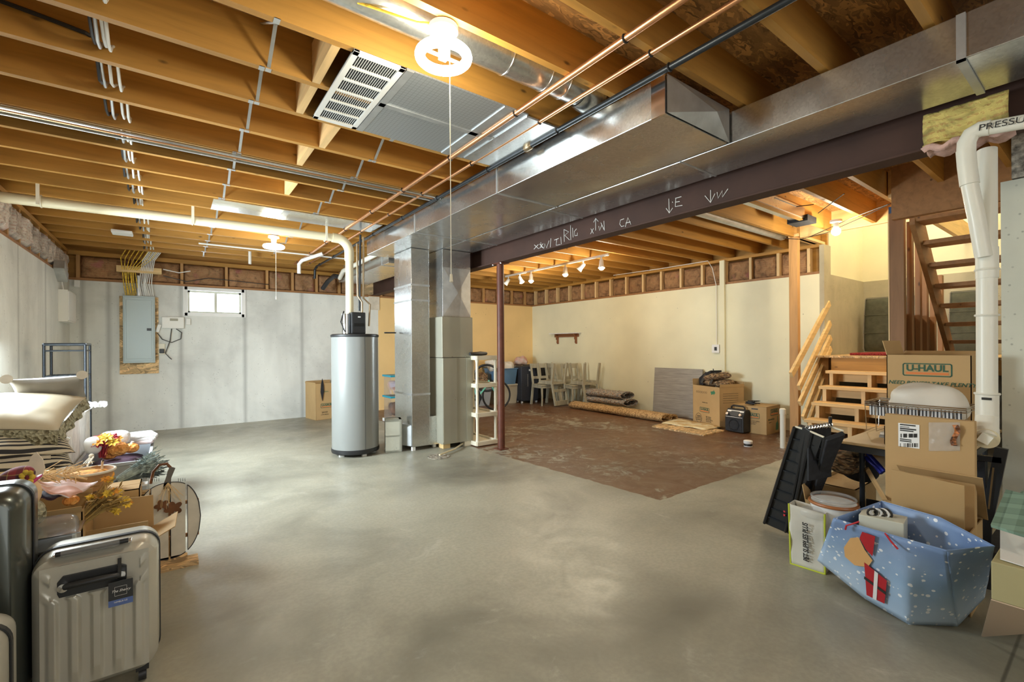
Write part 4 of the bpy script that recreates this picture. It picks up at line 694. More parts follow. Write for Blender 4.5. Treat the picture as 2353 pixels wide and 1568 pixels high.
def carton(label,loc,rz,w,d,h,flaps=(),closed=True,group=None,name='cardboard_box',m='cardboard'):
    """local frame: front face toward -Y, origin at the base centre"""
    t=thing(name,label,'box',loc,rz,group); k=.005
    q=M().box((-w/2,-d/2,0),(w/2,-d/2+k,h)).box((-w/2,d/2-k,0),(w/2,d/2,h)).box((-w/2,-d/2,0),(-w/2+k,d/2,h)).box((w/2-k,-d/2,0),(w/2,d/2,h)).box((-w/2,-d/2,0),(w/2,d/2,k))
    if closed: q.box((-w/2,-d/2,h-k),(w/2,-.003,h)).box((-w/2,.003,h-k),(w/2,d/2,h))
    q.build('box_body',m,t,world=False)
    for side,ln,ang in flaps:   # ang: degrees from straight up, outward positive
        a=R(ang)
        if side=='f': p=V((0,-d/2,h)); ww=w; dr=V((0,-math.sin(a),math.cos(a))); ax=V((1,0,0))
        if side=='b': p=V((0,d/2,h)); ww=w; dr=V((0,math.sin(a),math.cos(a))); ax=V((1,0,0))
        if side=='l': p=V((-w/2,0,h)); ww=d; dr=V((-math.sin(a),0,math.cos(a))); ax=V((0,1,0))
        if side=='r': p=V((w/2,0,h)); ww=d; dr=V((math.sin(a),0,math.cos(a))); ax=V((0,1,0))
        n=ax.cross(dr)*.004; A=p-ax*ww/2;B=p+ax*ww/2;C=p+ax*ww/2*.99+dr*ln;D=p-ax*ww/2*.99+dr*ln
        M().add([A,B,C,D,A+n,B+n,C+n,D+n],[(0,1,2,3),(7,6,5,4),(0,4,5,1),(1,5,6,2),(2,6,7,3),(3,7,4,0)]).build('box_flap',m,t,world=False)
    return t
def wp(t,p): return t.matrix_basis@V(p)
def face(t,side,w,d,h,a,b):
    mb=t.matrix_basis.to_3x3()
    if side=='f': return wp(t,(a,-d/2,b)),mb@V((1,0,0)),V((0,0,1))
    if side=='l': return wp(t,(-w/2,a,b)),mb@V((0,-1,0)),V((0,0,1))
    if side=='r': return wp(t,(w/2,a,b)),mb@V((0,1,0)),V((0,0,1))
# tall carton with camouflage bag
c1=FL(1655,985); cA=FL(1592,970); u=(c1-cA).normalized(); ang=math.atan2(u.y,u.x)   # front edge direction
w=(c1-cA).length*.98; nrm=V((-u.y,u.x,0)); dd=.46; cen=(c1+cA)/2+nrm*dd/2; h=.63
B1=carton('tall open U-shaped moving carton with camouflage bag on top, right of the grey panel'.replace('U-shaped ',''),(cen.x,cen.y,0),ang,w,dd,h,(('l',.10,6),('r',.05,4),('b',.08,0)),False)
o,x_,y_=face(B1,'f',w,dd,h,-.06*0,.235); logo(B1,face(B1,'f',w,dd,h,-.03,.24)[0],x_,y_,.22)
text('100%',.05,'print_black',B1,face(B1,'f',w,dd,h,-.17,.12)[0],x_,y_,'printed_text'); text('SATISFACTION',.02,'print_black',B1,face(B1,'f',w,dd,h,-.17,.09)[0],x_,y_,'printed_text'); text('GUARANTEE',.022,'print_black',B1,face(B1,'f',w,dd,h,-.17,.065)[0],x_,y_,'printed_text')
q=M().torus((0,0,0),.075,.003,(0,0,1),28,6); oo=face(B1,'f',w,dd,h,-.17,.095)[0]; mm=Matrix((( x_.x,0,-nrm.x*-1),(x_.y,0,nrm.y),(0,1,0))); q.v=[oo+x_*v.x+V((0,0,1))*v.y-nrm*v.z*.4-nrm*.001 for v in q.v]; q.build('printed_ring','print_black',B1)
text('BUY WHAT\nYOU NEED,\nWE BUY BACK\nTHE EXTRA.',.024,'print_black',B1,face(B1,'f',w,dd,h,.0,.10)[0],x_,y_,'printed_text','LEFT')
text('MOVING BOX',.02,'print_black',B1,face(B1,'f',w,dd,h,-.02,.36)[0],x_,y_,'printed_text')
M().prism([(-.05,.02),(.02,.035),(.02,.055),(.06,.01),(.02,-.03),(.02,-.01),(-.03,-.03)],face(B1,'f',w,dd,h,.16,.53)[0],x_,y_,.001).build('printed_arrow','green_sign',B1)
text('oooooo',.08,'print_black',B1,face(B1,'f',w,dd,h,-.10,.53)[0],x_,y_,'printed_pattern',bold=-.002)
for k in range(5): 
    oo,xr_,_y=face(B1,'r',w,dd,h,0,.53-.035*k); M().bar(oo-xr_*.17+u*.001,oo+xr_*.12+u*.001,.004,.001,u).build('printed_line','print_black',B1)
# camouflage bag
bc=cen+V((0,0,h)); cm=thing('camouflage_bag','folded camouflage bag with black straps on the tall carton','bag',bc)
def lump(c,r,sq=2.6,amp=.02,sd=0):
    c=V(c)
    def fn(u_,v):
        a=2*pi*u_;b=pi*v-pi/2; f=lambda x: math.copysign(abs(x)**(2/sq),x)
        p=V((r[0]*f(math.cos(b))*f(math.cos(a)),r[1]*f(math.cos(b))*f(math.sin(a)),r[2]*f(math.sin(b))))
        k=noise.noise(V((p.x*9+sd,p.y*9,p.z*9))); return c+p*(1+k*amp/ max(.02,min(r)))
    return fn
def lumpM(c,r,rz=0,ry=0,**k):
    q=M().grid(lump((0,0,0),r,**k),28,16,True); Q=Matrix.Rotation(rz,3,'Z')@Matrix.Rotation(ry,3,'Y'); q.v=[Q@v+V(c) for v in q.v]; return q
lumpM(bc+V((.02,0,.05)),(.25,.17,.055),ang,0,sd=1).build('lower_fold','camo',cm,smooth=True); lumpM(bc+V((.0,.02,.145)),(.21,.16,.055),ang,-.18,sd=5).build('upper_fold','camo',cm,smooth=True)
for s in (-.17,.04): M().bar(bc+u*s-nrm*.175+V((0,0,.04)),bc+u*(s+.03)-nrm*.10+V((0,0,.215)),.05,.006,nrm).bar(bc+u*(s+.03)-nrm*.10+V((0,0,.213)),bc+u*(s+.03)+nrm*.15+V((0,0,.20)),.05,.006,(0,0,1)).build('strap','black',cm)
M().prism([(-.30,0),(-.30,.11),(-.18,.19),(-.02,.25),(-.02,.20),(-.17,.13),(-.2,0)],bc-nrm*.12,u,(0,0,1),-.22).build('side_panel','black_matte',cm,bev=.004); M().tube([bc-u*.08+V((0,0,.20)),bc-u*.10+V((0,0,.27))],.008,6).build('handle','black',cm)
# radio
ra=FL(1662,990); rb_=FL(1712,999); u2=(rb_-ra).normalized(); n2=V((-u2.y,u2.x,0)); rw=.30; rc=(ra+rb_)/2+n2*.10; an2=math.atan2(u2.y,u2.x)
rt=thing('speaker_radio','black portable party speaker with carry handle beside the cartons','speaker',(rc.x,rc.y,0),an2)
M().prism([(-.10,0),(.10,0),(.10,.26),(.05,.33),(-.04,.33),(-.10,.22)],(rw/2,0,.012),(0,1,0),(0,0,1),-rw).build('body','black',rt,world=False,bev=.012)
M().prism([(-rw/2+.015,0),(rw/2-.015,0),(rw/2-.015,.115),(-rw/2+.015,.115)],(0,-.103,.225),(1,0,0),(0,.46,.86),-.006).build('control_panel','galv_flat',rt,world=False,bev=.003)
M().prism([(-.065,0),(.065,0),(.065,.08),(-.065,.08)],(0,-.100,.245),(1,0,0),(0,.46,.86),-.012).build('display','black_metal',rt,world=False)
for s in (-1,1): M().lathe([(0,.018),(.02,.018),(.022,0),(0,0)],(s*.105,-.098,.265),20,ax=(0,-.86,.46)).build('knob','chrome',rt,world=False,smooth=True)
M().lathe([(.085,0),(.085,.008),(.072,.008),(.06,-.01),(.02,-.02),(0,-.005)],(0,-.102,.115),32,ax=(0,-1,0)).build('speaker_cone','black_metal',rt,world=False,smooth=True)
M().box((-.13,-.105,.02),(.13,-.101,.205)).build('speaker_grille','black_matte',rt,world=False); M().tube([(-.11,0,.32),(-.105,.0,.37),(-.08,0,.385),(.08,0,.385),(.105,0,.37),(.11,0,.32)],.012,8).build('handle','black',rt,world=False,smooth=True)
# lower carton, right
q0=FL(1725,994); q1=FL(1762,1001); q2=FL(1793,992)
u3=(q2-q1).normalized(); n3=V((-u3.y,u3.x,0)); w2=(q2-q1).length; c3=q1+u3*w2/2+n3*.23; an3=math.atan2(u3.y,u3.x)
B2=carton('low closed moving carton right of the party speaker, black cable on top',(c3.x,c3.y,0),an3,w2,.46,.40,(('b',.02,30),))
x_=u3;y_=V((0,0,1)); logo(B2,face(B2,'f',w2,.46,.4,.03,.31)[0],x_,y_,.26); text('MEDIUM BOX',.034,'print_green',B2,face(B2,'f',w2,.46,.4,-.08,.21)[0],x_,y_,'printed_text'); text('3.0 CU FT',.02,'print_black',B2,face(B2,'f',w2,.46,.4,-.12,.17)[0],x_,y_,'printed_text')
M().prism([(-.05,0),(.04,0),(.05,.08),(.03,.12),(.03,.2),(.01,.2),(.01,.13),(-.04,.10)],face(B2,'f',w2,.46,.4,.12,.04)[0],x_,y_,.001).build('printed_guitar','green_sign',B2)
oo,xl,_y=face(B2,'l',w2,.46,.4,-.02,.26); logo(B2,oo,xl,_y,.22); text('BUY WHAT YOU NEED,\nWE BUY BACK\nTHE EXTRA.',.022,'print_black',B2,oo+V((0,0,-.10))+xl*0,xl,_y,'printed_text')
M().bar(oo+xl*.0+V((0,0,.10)),oo+xl*.09+V((0,0,.10)),.018,.002,xl.cross(V((0,0,1)))).build('hand_hole','black',B2)
q=M(); cc=c3+V((-.12,.02,.44)); rr2=random.Random(3); pts=[cc+V((.09*math.cos(k*1.3)+.02*rr2.random(),.07*math.sin(k*1.9),.02*math.sin(k*.9)+.0)) for k in range(34)]
tag(M().tube(pts,.008,6).build('cable_bundle','black',smooth=True),'tangled black cable on the low carton','cable')
# floor boards, puck, pvc post
fb=[FL(1498,982),FL(1617,1003),FL(1665,992),FL(1560,967)]
tag(M().add([p+V((0,0,z)) for z in (0,.018) for p in fb],[(0,1,2,3),(7,6,5,4),(0,4,5,1),(1,5,6,2),(2,6,7,3),(3,7,4,0)]).build('strand_board','osb_pale'),'flat strand board lying on the brown floor before the cartons','board')
fc=[FL(1520,976),FL(1620,993),FL(1658,985),FL(1555,964)]
def pap(u_,v): p=fc[0].lerp(fc[3],v); q_=fc[1].lerp(fc[2],v); r_=p.lerp(q_,u_); return V((r_.x,r_.y,.024+.035*math.sin(pi*u_)**2*(.5+.5*math.cos(7*u_))))
tag(M().grid(pap,18,6).build('paper_board',mat('stained_paper',(.78,.68,.44),.7,kind=K_weave,ns=12,cols=[(.82,.74,.52),(.78,.66,.38),(.62,.42,.18),(.82,.74,.52)]),smooth=True,solid=.006),'cream stained sheet warped on top of the strand board','sheet')
pk=FL(1719,1026); t=thing('tape_roll','small white lidded roll with a black band standing alone on the brown floor','roll',pk); M().lathe([(0,0),(.048,0),(.048,.04),(0,.04)],pk,28).build('band','black',t,smooth=True); M().lathe([(.05,.036),(.053,.04),(.053,.07),(.045,.076),(0,.076)],pk,28).lathe([(0,0),(.05,0),(.05,.008),(0,.008)],pk,28).build('lid','white',t,smooth=True)
pv=FL(1799,1030); t=thing('pipe_offcut','short upright white plastic pipe with a cap by the stair post','pipe',pv); M().lathe([(0,0),(.031,0),(.031,.44),(0,.44)],pv,20).build('pipe_body','pvc',t,smooth=True); M().lathe([(.036,.425),(.036,.485),(.025,.497),(0,.5)],pv,20).build('pipe_cap','pvc',t,smooth=True)
q=M(); cc=FL(1832,1010)
for k in range(4): q.torus(cc+V((0,0,.006+.006*k)),.10-.01*k,.004,(.05*k,.03,1),32,5)
tag(q.build('wire_coil','black'),'flat black wire coil on the floor at the foot of the post','coil')
# rugs
r0_=FL(1308,938); r1_=FL(1522,972)
dr_=(r1_-r0_).normalized(); nr_=V((-dr_.y,dr_.x,0)); L_=(r1_-r0_).length
rg=thing('rolled_rug','long tan jute rug rolled up on the brown floor','rug',(r0_.x,r0_.y,0))
def roll(c0,c1,hw,hh,turns=1.0,mt='jute',parent=None,sd=0,name='rug_roll',z0=0):
    c0=V(c0);c1=V(c1);d=(c1-c0).normalized();s=V((-d.y,d.x,0)).normalized()
    def fn(u_,v):
        a=2*pi*u_*turns; k=1-.62*max(0,u_*turns-1)/max(.01,turns-1) if turns>1 else 1; wob=.012*noise.noise(V((v*9+sd,a,sd)))
        return c0.lerp(c1,v)+s*(math.cos(a)*hw*k)+V((0,0,z0+hh+math.sin(a)*(hh*k+wob)))
    return M().grid(fn,int(30*turns),26).build(name,mt,parent,smooth=True,solid=.012)
roll(r0_+nr_*.12,r1_+nr_*.12,.14,.065,1.5,'jute',rg,1)
roll(r0_+nr_*.33+dr_*.1,r1_+nr_*.30,.11,.055,1.4,'jute',rg,4)
s0=FL(1350,936)+nr_*.10; s1=FL(1440,950)+nr_*.12
bd=thing('folded_rug','striped braided rug folded on top of the jute rug','rug',(s0.x,s0.y,.13))
roll(s0+V((0,0,0)),s1,.20,.065,1.5,'braid',bd,7,z0=.125); roll(s0+dr_*-.05,s1+dr_*-.08,.19,.07,1.6,'braid',bd,9,z0=.25)
for k in (.35,): pass
# chairs
def chair(label,group):
    t=thing('dining_chair',label,'chair',(0,0,0),0,group); W2=.215; D=.20
    M().prism([(-W2-.01,-D-.02),(W2+.01,-D-.02),(W2-.01,D),(-W2+.01,D)],(0,0,.43),(1,0,0),(0,1,0),.028).build('seat','chair_grey',t,world=False,bev=.005)
    for s in (-1,1):
        M().tube([(s*(W2-.02),-D+.02,.43),(s*(W2-.02),-D+.01,.2),(s*(W2+.0),-D-.01,0)],[.024,.02,.017],4).build('leg','chair_grey',t,world=False)
        M().bar((s*(W2-.02),D-.02,.46),(s*(W2-.01),D+.05,0),.036,.045).build('leg','chair_grey',t,world=False)
        M().bar((s*(W2-.02),D-.02,.44),(s*(W2-.02),D+.08,.90),.034,.04).build('back_post','chair_grey',t,world=False)
    M().box((-W2+.02,D+.055,.80),(W2-.02,D+.085,.90)).build('crest_rail','chair_grey',t,world=False,bev=.004); M().box((-W2+.02,D+.01,.56),(W2-.02,D+.035,.62)).build('back_rail','chair_grey',t,world=False,bev=.003); M().bar((0,D+.02,.60),(0,D+.065,.82),.09,.014,(0,1,0)).build('back_splat','chair_grey',t,world=False)
    M().box((-W2+.02,-D,.38),(W2-.02,-D+.02,.43)).box((-W2+.0,-D,.38),(-W2+.02,D,.43)).box((W2-.02,-D,.38),(W2,D,.43)).build('seat_apron','chair_grey',t,world=False); return t
g_='grey dining chairs stacked in pairs'
c0=chair('upright grey dining chair by the dark suitcase, carrying an upturned chair',g_); c0.location=(6.62,7.72,0); c0.rotation_euler=(0,0,R(-8))
def inv(src,loc,rz,label): 
    r=dup(src,loc,rz,label,g_); r.rotation_euler=(pi,0,rz); return r
inv(c0,(6.68,7.55,.925),R(5),'upturned grey dining chair on the chair nearest the suitcase, its crest rail on the floor')
dup(c0,(7.06,7.20,0),R(-14),'upright grey dining chair near the yellow wall, carrying an upturned chair',g_); inv(c0,(7.12,7.0,.925),R(-4),'upturned grey dining chair nearest the yellow wall, above the folded rug')
dup(c0,(7.15,7.80,0),R(80),'grey dining chair half hidden at the back of the stack',g_)
# dark suitcase
def suitcase(label,loc,rz,w,d,h,mt,ribs=0,wheels='white',soft=False,name='suitcase'):
    t=thing(name,label,'suitcase',loc,rz); z0=.045
    rr_=.05
    def prof(ww,hh,r,n=6):
        P=[]
        for cx_,cy_,a0 in ((ww/2-r,r,-90),(ww/2-r,hh-r,0),(-ww/2+r,hh-r,90),(-ww/2+r,r,180)):
            for k in range(n+1): a=R(a0+90*k/n); P.append((cx_+r*math.cos(a),cy_+r*math.sin(a)))
        return P
    P=prof(w,h-z0,rr_)
    M().prism(P,(0,d/2,z0),(1,0,0),(0,0,1),d).build('shell',mt,t,world=False,bev=.02,smooth=True)
    return t,z0
t,z0=suitcase('large black fabric suitcase with white wheels in front of the far table',(6.55,8.28,0),R(-8),.46,.30,.84,'navy')
for s in (-.06,.06): M().box((s-.004,-.158,.38),(s+.004,-.150,.66)).build('front_zip','grey_cloth',t,world=False)
M().box((-.03,-.157,.73),(.03,-.150,.77)).build('badge','white',t,world=False,label='white badge'); M().box((-.10,-.02,.85),(.10,.02,.87)).build('top_handle','black',t,world=False,bev=.006)
M().box((.02,-.175,.62),(.18,-.150,.84)).build('front_pocket','navy',t,world=False,bev=.01)
for x in (-.19,.19):
    for y in (-.11,.11): M().lathe([(0,-.013),(.026,-.013),(.026,.013),(0,.013)],(x,y,.026),14,ax=(1,0,0)).build('wheel','white',t,world=False,smooth=True)
t2,_=suitcase('second dark suitcase half hidden behind the chairs',(7.0,8.45,0),R(0),.46,.28,.80,'black_matte')
for x in (-.19,.19): M().lathe([(0,-.013),(.026,-.013),(.026,.013),(0,.013)],(x,-.11,.026),14,ax=(1,0,0)).build('wheel','white',t2,world=False,smooth=True)
# far table, tubs
ft=thing('grey_table','long grey table along the far orange wall behind the suitcase','table',(6.7,8.85,0))
M().box((5.9,8.6,.80),(7.45,9.16,.83)).build('tabletop','grey_paint',ft,bev=.004); M().box((6.0,8.66,.74),(7.4,9.1,.80)).build('table_apron','grey_paint',ft)
for x,y in ((6.0,8.66),(7.38,8.66),(6.0,9.1),(7.38,9.1)): M().box((x-.03,y-.03,0),(x+.03,y+.03,.76)).build('leg','bin_grey',ft)
bgp=YP(1196,832,8.85); t=tag(lumpM((bgp.x,8.85,.93),(.17,.12,.11),0,0,sd=11,amp=.05).build('bundle','scarf',smooth=True),'lumpy white and pink bundle on the far grey table','bundle')
def tub(label,c,rz,w,d,h,mt,lid=None,name='storage_tub',grp=None):
    t=thing(name,label,'tub',c,rz,grp); k=.86
    q=M(); a=[(-w/2*k,-d/2*k,0),(w/2*k,-d/2*k,0),(w/2*k,d/2*k,0),(-w/2*k,d/2*k,0)]; b_=[(-w/2,-d/2,h),(w/2,-d/2,h),(w/2,d/2,h),(-w/2,d/2,h)]
    q.add(a+b_,[(0,3,2,1),(0,1,5,4),(1,2,6,5),(2,3,7,6),(3,0,4,7)]); q.build('tub_body',mt,t,world=False,solid=.006,bev=.012)
    M().box((-w/2-.015,-d/2-.015,h-.02),(w/2+.015,-d/2+.005,h)).box((-w/2-.015,d/2-.005,h-.02),(w/2+.015,d/2+.015,h)).box((-w/2-.015,-d/2,h-.02),(-w/2+.005,d/2,h)).box((w/2-.005,-d/2,h-.02),(w/2+.015,d/2,h)).build('rim',mt,t,world=False)
    if lid: M().box((-w/2-.02,-d/2-.02,h),(w/2+.02,d/2+.02,h+.018)).build('lid',lid,t,world=False,bev=.006)
    return t
T1=tub('beige lidded storage tub under the blue tub behind the column',(6.05,8.55,0),0,.60,.42,.42,'bin_beige','cream_plastic')
tub('blue storage tub stacked on the beige tub',(5.98,8.50,.44),0,.62,.42,.36,'blue_tub')
tag(lumpM((5.75,8.45,.88),(.17,.14,.13),0,0,sd=3,amp=.05).build('plastic_bag','bag_white',smooth=True),'clear white plastic bag bulging from the blue tub','bag')
tag(lumpM((6.14,8.5,.83),(.13,.12,.11),0,0,sd=8,amp=.05).build('plastic_bag','bag_white',smooth=True),'pale plastic sack leaning on the right side of the blue tub','bag')
tub('grey storage tub on the floor behind the mint bicycle',(5.35,8.6,0),0,.6,.42,.36,'bin_grey','bin_grey')
tag(lumpM((5.35,8.5,.55),(.28,.18,.16),0,0,sd=21,amp=.06).build('clothes_heap','camo',smooth=True),'dark heap of clothes seen through the white shelf','heap')
tag(lumpM((5.0,8.7,.85),(.12,.12,.18),0,0,sd=25,amp=.05).build('toy_bundle','scarf',smooth=True),'pinkish bundle seen between the furnace and the white shelf','bundle')
# mint bicycle
bk=thing('bicycle','mint green bicycle frame and wheel behind the white shelf','bicycle',(4.9,7.6,0))
M().torus((5.25,7.62,.31),.29,.02,(.25,1,0),40,8).build('tyre','black',bk,smooth=True); M().torus((4.45,7.5,.31),.29,.02,(.25,1,0),40,8).build('tyre','black',bk,smooth=True)
M().tube([(5.25,7.62,.31),(5.05,7.6,.62)],.014,8).tube([(5.05,7.6,.55),(4.75,7.56,.30),(4.45,7.5,.31)],.016,8).tube([(5.06,7.6,.60),(4.68,7.55,.48),(4.75,7.56,.3)],.016,8).build('frame','mint',bk,smooth=True)
M().lathe([(0,-.01),(.08,-.01),(.08,.01),(0,.01)],(4.75,7.53,.30),20,ax=(.25,1,0)).build('chainring','black_metal',bk); M().box((4.6,7.5,.66),(4.78,7.62,.70)).build('saddle','black',bk,bev=.015); M().tube([(4.68,7.55,.48),(4.69,7.55,.67)],.012,8).build('seat_post','chrome',bk)
M().torus((5.4,8.2,.62),.28,.025,(.6,1,.1),36,8).build('spare_tyre','black',None,label='black tyre leaning on the tubs behind the white shelf',category='tyre')
# clear bins behind heater
t=thing('clear_bin','clear storage bin stack with a teal lid behind the heater','storage bin',(3.3,7.6,0)); M().box((3.0,7.5,.05),(3.45,7.85,.42)).build('bin_body','clear_plastic',t,bev=.01); M().box((2.98,7.48,.42),(3.47,7.87,.45)).build('bin_lid',mat('teal',(.02,.30,.42),.4),t); M().box((3.0,7.5,.45),(3.45,7.85,.78)).build('bin_body','clear_plastic',t,bev=.01); M().box((2.98,7.48,.78),(3.47,7.87,.81)).build('bin_lid','teal',t)
lumpM((3.22,7.68,.60),(.17,.12,.13),0,0,sd=31,amp=.04).build('bin_contents','scarf',t,smooth=True); lumpM((3.22,7.68,.22),(.17,.12,.13),0,0,sd=33,amp=.04).build('bin_contents','rust',t,smooth=True); M().box((2.98,7.48,0),(3.47,7.87,.05)).build('bin_base','white',t)
# white plastic shelf
sh=thing('plastic_shelf','white plastic four-tier shelf between the furnace and the steel column','shelf unit',(3.3,5.3,0))
sx0,sx1,sy0,sy1=3.19,3.47,5.02,5.62
for i,z in enumerate((.03,.40,.78,1.14)):
    q=M().box((sx0-.04,sy0,z),(sx1,sy1,z+.012)); q.box((sx0-.04,sy0-.012,z-.02),(sx1+.01,sy0+.015,z+.035)).box((sx0-.04,sy1-.015,z-.02),(sx1+.01,sy1+.012,z+.035)).box((sx0-.05,sy0,z-.02),(sx0-.02,sy1,z+.035)).box((sx1-.01,sy0,z-.02),(sx1+.01,sy1,z+.035)); q.build('shelf_tray','cream_plastic',sh,bev=.005)
for x in (sx0-.02,sx1-.015):
    for y in (sy0+.02,sy1-.02):
        for a,b_ in ((.06,.38),(.43,.76),(.81,1.12)): M().lathe([(.026,a),(.019,a+.04),(.019,b_-.04),(.026,b_)],(x,y,0),12).build('upright','cream_plastic',sh,smooth=True)
tag(M().tube([(3.10,5.10,1.20),(3.22,5.12,1.20),(3.30,5.16,1.20),(3.42,5.2,1.20)],[.02,.025,.03,.02],8).build('black_shoe','black',smooth=True),'black object lying on top of the white shelf','clutter')
# moving box by the window wall
a=FL(713,965);b_=FL(726,967);c_=FL(775,961)
u4=(c_-b_).normalized();n4=V((-u4.y,u4.x,0)); cc=b_+u4*.23+n4*.22
B3=carton('open moving carton standing at the window wall left of the heater',(cc.x,cc.y,0),math.atan2(u4.y,u4.x),.46,.44,.62,(('f',.03,2),('l',.05,10),('b',.06,0)),False)
logo(B3,face(B3,'f',.46,.44,.62,-.03,.25)[0],u4,V((0,0,1)),.22); text('SAVE!',.045,'print_black',B3,face(B3,'f',.46,.44,.62,-.07,.13)[0],u4,V((0,0,1)),'printed_text'); text('GREEN',.03,'green_sign',B3,face(B3,'f',.46,.44,.62,-.05,.50)[0],u4,V((0,0,1)),'printed_text'); text('LOW PRICES',.025,'print_black',B3,face(B3,'f',.46,.44,.62,-.07,.09)[0],u4,V((0,0,1)),'printed_text')
M().prism([(-.03,0),(.0,-.16),(.03,.02),(.02,.18),(.0,.24),(-.02,.14)],face(B3,'f',.46,.44,.62,-.12,.50)[0]-n4*.01,u4,V((0,0,1)),.01).build('black_strap','black_matte',B3)
# ================= LEFT PILE =================
def shellcase(label,x0,x1,y0,y1,h,mt,ribs,grp=None):
    t=thing('hard_suitcase',label,'suitcase',((x0+x1)/2,(y0+y1)/2,0)); W_=x1-x0; ym=(y0+y1)/2; zb=.05
    def rr(inset,yy,r,n=7):
        P=[]; xa,xb,za,zb_=x0+inset,x1-inset,zb+inset,h-inset
        for cx_,cz,a0 in ((xb-r,za+r,-90),(xb-r,zb_-r,0),(xa+r,zb_-r,90),(xa+r,za+r,180)):
            for k in range(n+1): a=R(a0+90*k/n); P.append(V((cx_+r*math.cos(a),yy,cz+r*math.sin(a))))
        return P
    for s,ya,yb in ((1,ym-.004,y0),(-1,ym+.004,y1)):
        secs=[rr(0,ya,.06),rr(0,ya+(yb-ya)*.55,.06),rr(.006,ya+(yb-ya)*.82,.058),rr(.028,yb-(yb-ya)*.02,.05)]
        q=M(); n=len(secs[0]); 
        for sec in secs: q.v+=sec
        for i in range(3):
            for k in range(n): q.f.append([i*n+k,i*n+(k+1)%n,(i+1)*n+(k+1)%n,(i+1)*n+k])
        if s==-1 or not ribs: q.f.append([3*n+k for k in range(n)])
        q.build('half_shell',mt,t,smooth=True)
    q=M(); A=rr(-.004,ym-.010,.064);B=rr(-.004,ym+.010,.064);n=len(A); q.v=A+B; q.f=[[k,(k+1)%n,(k+1)%n+n,k+n] for k in range(n)]; q.build('zip_band','black',t,solid=.004)
    if ribs:
        # ribbed front face
        xa,xb,za,zc_=x0+.028,x1-.028,zb+.028,h-.028
        def fn(u_,v):
            x=xa+(xb-xa)*u_; z=za+(zc_-za)*v; xm=(xa+xb)/2; top=zc_-.13
            # U-shaped ribs nested from the sides, upright in the middle
            ax=abs(x-xm); e=min(1,6*min(u_,1-u_))*min(1,8*min(v,1-v))
            q_=max(0,z-top)*1.0; m=ax-q_*.8 if z>top else ax
            prf=.5+.5*math.cos(2*pi*m/.060); prf=max(0,min(1,(prf-.35)*2.2)); hold=1
            if z>top+.015 and ax<.125: hold=0
            rr_=1 if z<zc_-.02 else 0
            return V((x,y0+(-.010*prf*hold*rr_+.001)*e,z))
        M().grid(fn,120,110).build('ribbed_face',mt,t,smooth=True)
        hx=(x0+x1)/2-.01; hz_=h-.105
        M().prism([(-.09,-.035),(.085,-.035),(.095,-.02),(.095,.03),(.08,.04),(-.08,.04),(-.095,.02),(-.095,-.02)],(hx,y0-.006,hz_),(1,0,0),(0,0,1),-.012).build('handle_recess','black',t,bev=.002)
        M().tube([(hx-.075,y0-.006,hz_+.005),(hx-.07,y0-.026,hz_+.008),(hx-.04,y0-.034,hz_+.012),(hx+.04,y0-.034,hz_+.012),(hx+.07,y0-.026,hz_+.008),(hx+.075,y0-.006,hz_+.005)],.011,10).build('carry_handle','black',t,smooth=True)
        for s in (-1,1): M().lathe([(0,0),(.015,0),(.015,.02),(0,.022)],(hx+s*.078,y0-.004,hz_+.004),14,ax=(0,-1,0)).build('handle_mount','chrome',t,smooth=True)
        M().box((hx-.11,y0+.01,h+.002),(hx+.11,y0+.05,h+.010)).build('trolley_plate','chrome',t,bev=.003); M().tube([(hx-.10,y0+.005,h+.014),(hx+.10,y0+.005,h+.016)],.009,10).build('trolley_grip','black',t,smooth=True)
        M().grid(lambda u_,v:V((hx-.085+.16*u_,y0+.005+.014*math.cos(2*pi*v),h+.015+.013*math.sin(2*pi*v)+.002*math.sin(40*u_))),26,12).build('plastic_wrap','film',t,smooth=True)
        # tag
        M().tube([(hx+.075,y0-.012,h-.04),(hx+.075,y0-.03,h-.105)],.006,6).build('tag_loop','black',t)
        tg=M().box((hx+.045,y0-.040,h-.205),(hx+.115,y0-.038,h-.115)).build('luggage_tag',mat('tag_grey',(.03,.032,.034),.5),t)
        M().box((hx+.045,y0-.0405,h-.205),(hx+.115,y0-.0385,h-.182)).build('tag_band','tag_blue',tg)
        text('The Sherry',.012,'print_white',tg,(hx+.080,y0-.0405,h-.150),(1,0,0),(0,0,1),'tag_text',shear=.4); text('NIMBUS 4.0',.0075,'print_white',tg,(hx+.080,y0-.0412,h-.190),(1,0,0),(0,0,1),'tag_text')
        q=M(); 
        for a_,b__ in (((.063,-.135),(.097,-.135)),((.063,-.168),(.097,-.168)),((.063,-.135),(.063,-.168)),((.097,-.135),(.097,-.168))): q.bar((hx+a_[0],y0-.0405,h+a_[1]),(hx+b__[0],y0-.0405,h+b__[1]),.0006,.0006)
        q.build('tag_frame','print_white',tg)
    for x in (x0+.05,x1-.05):
        for y in (y0+.04,y1-.04):
            wl=M().box((x-.02,y-.02,.045),(x+.02,y+.02,.07)).build('wheel_mount','black',t); M().lathe([(0,-.012),(.024,-.012),(.024,.012),(0,.012)],(x,y,.0245),16,ax=(1,0,0)).build('wheel','black',t,smooth=True)
    return t
shellcase('silver ribbed hard-shell cabin suitcase with hang tag in the left foreground',-.405,-.048,2.28,2.53,.552,'silver_shell',True)
shellcase('tall dark hard-shell suitcase at the left edge behind the silver one',-.88,-.415,2.27,2.56,.81,'dark_shell',False)
shellcase('small pale hard-shell suitcase cut off at the lower left edge',-.80,-.402,1.92,2.17,.47,'silver_shell',False)
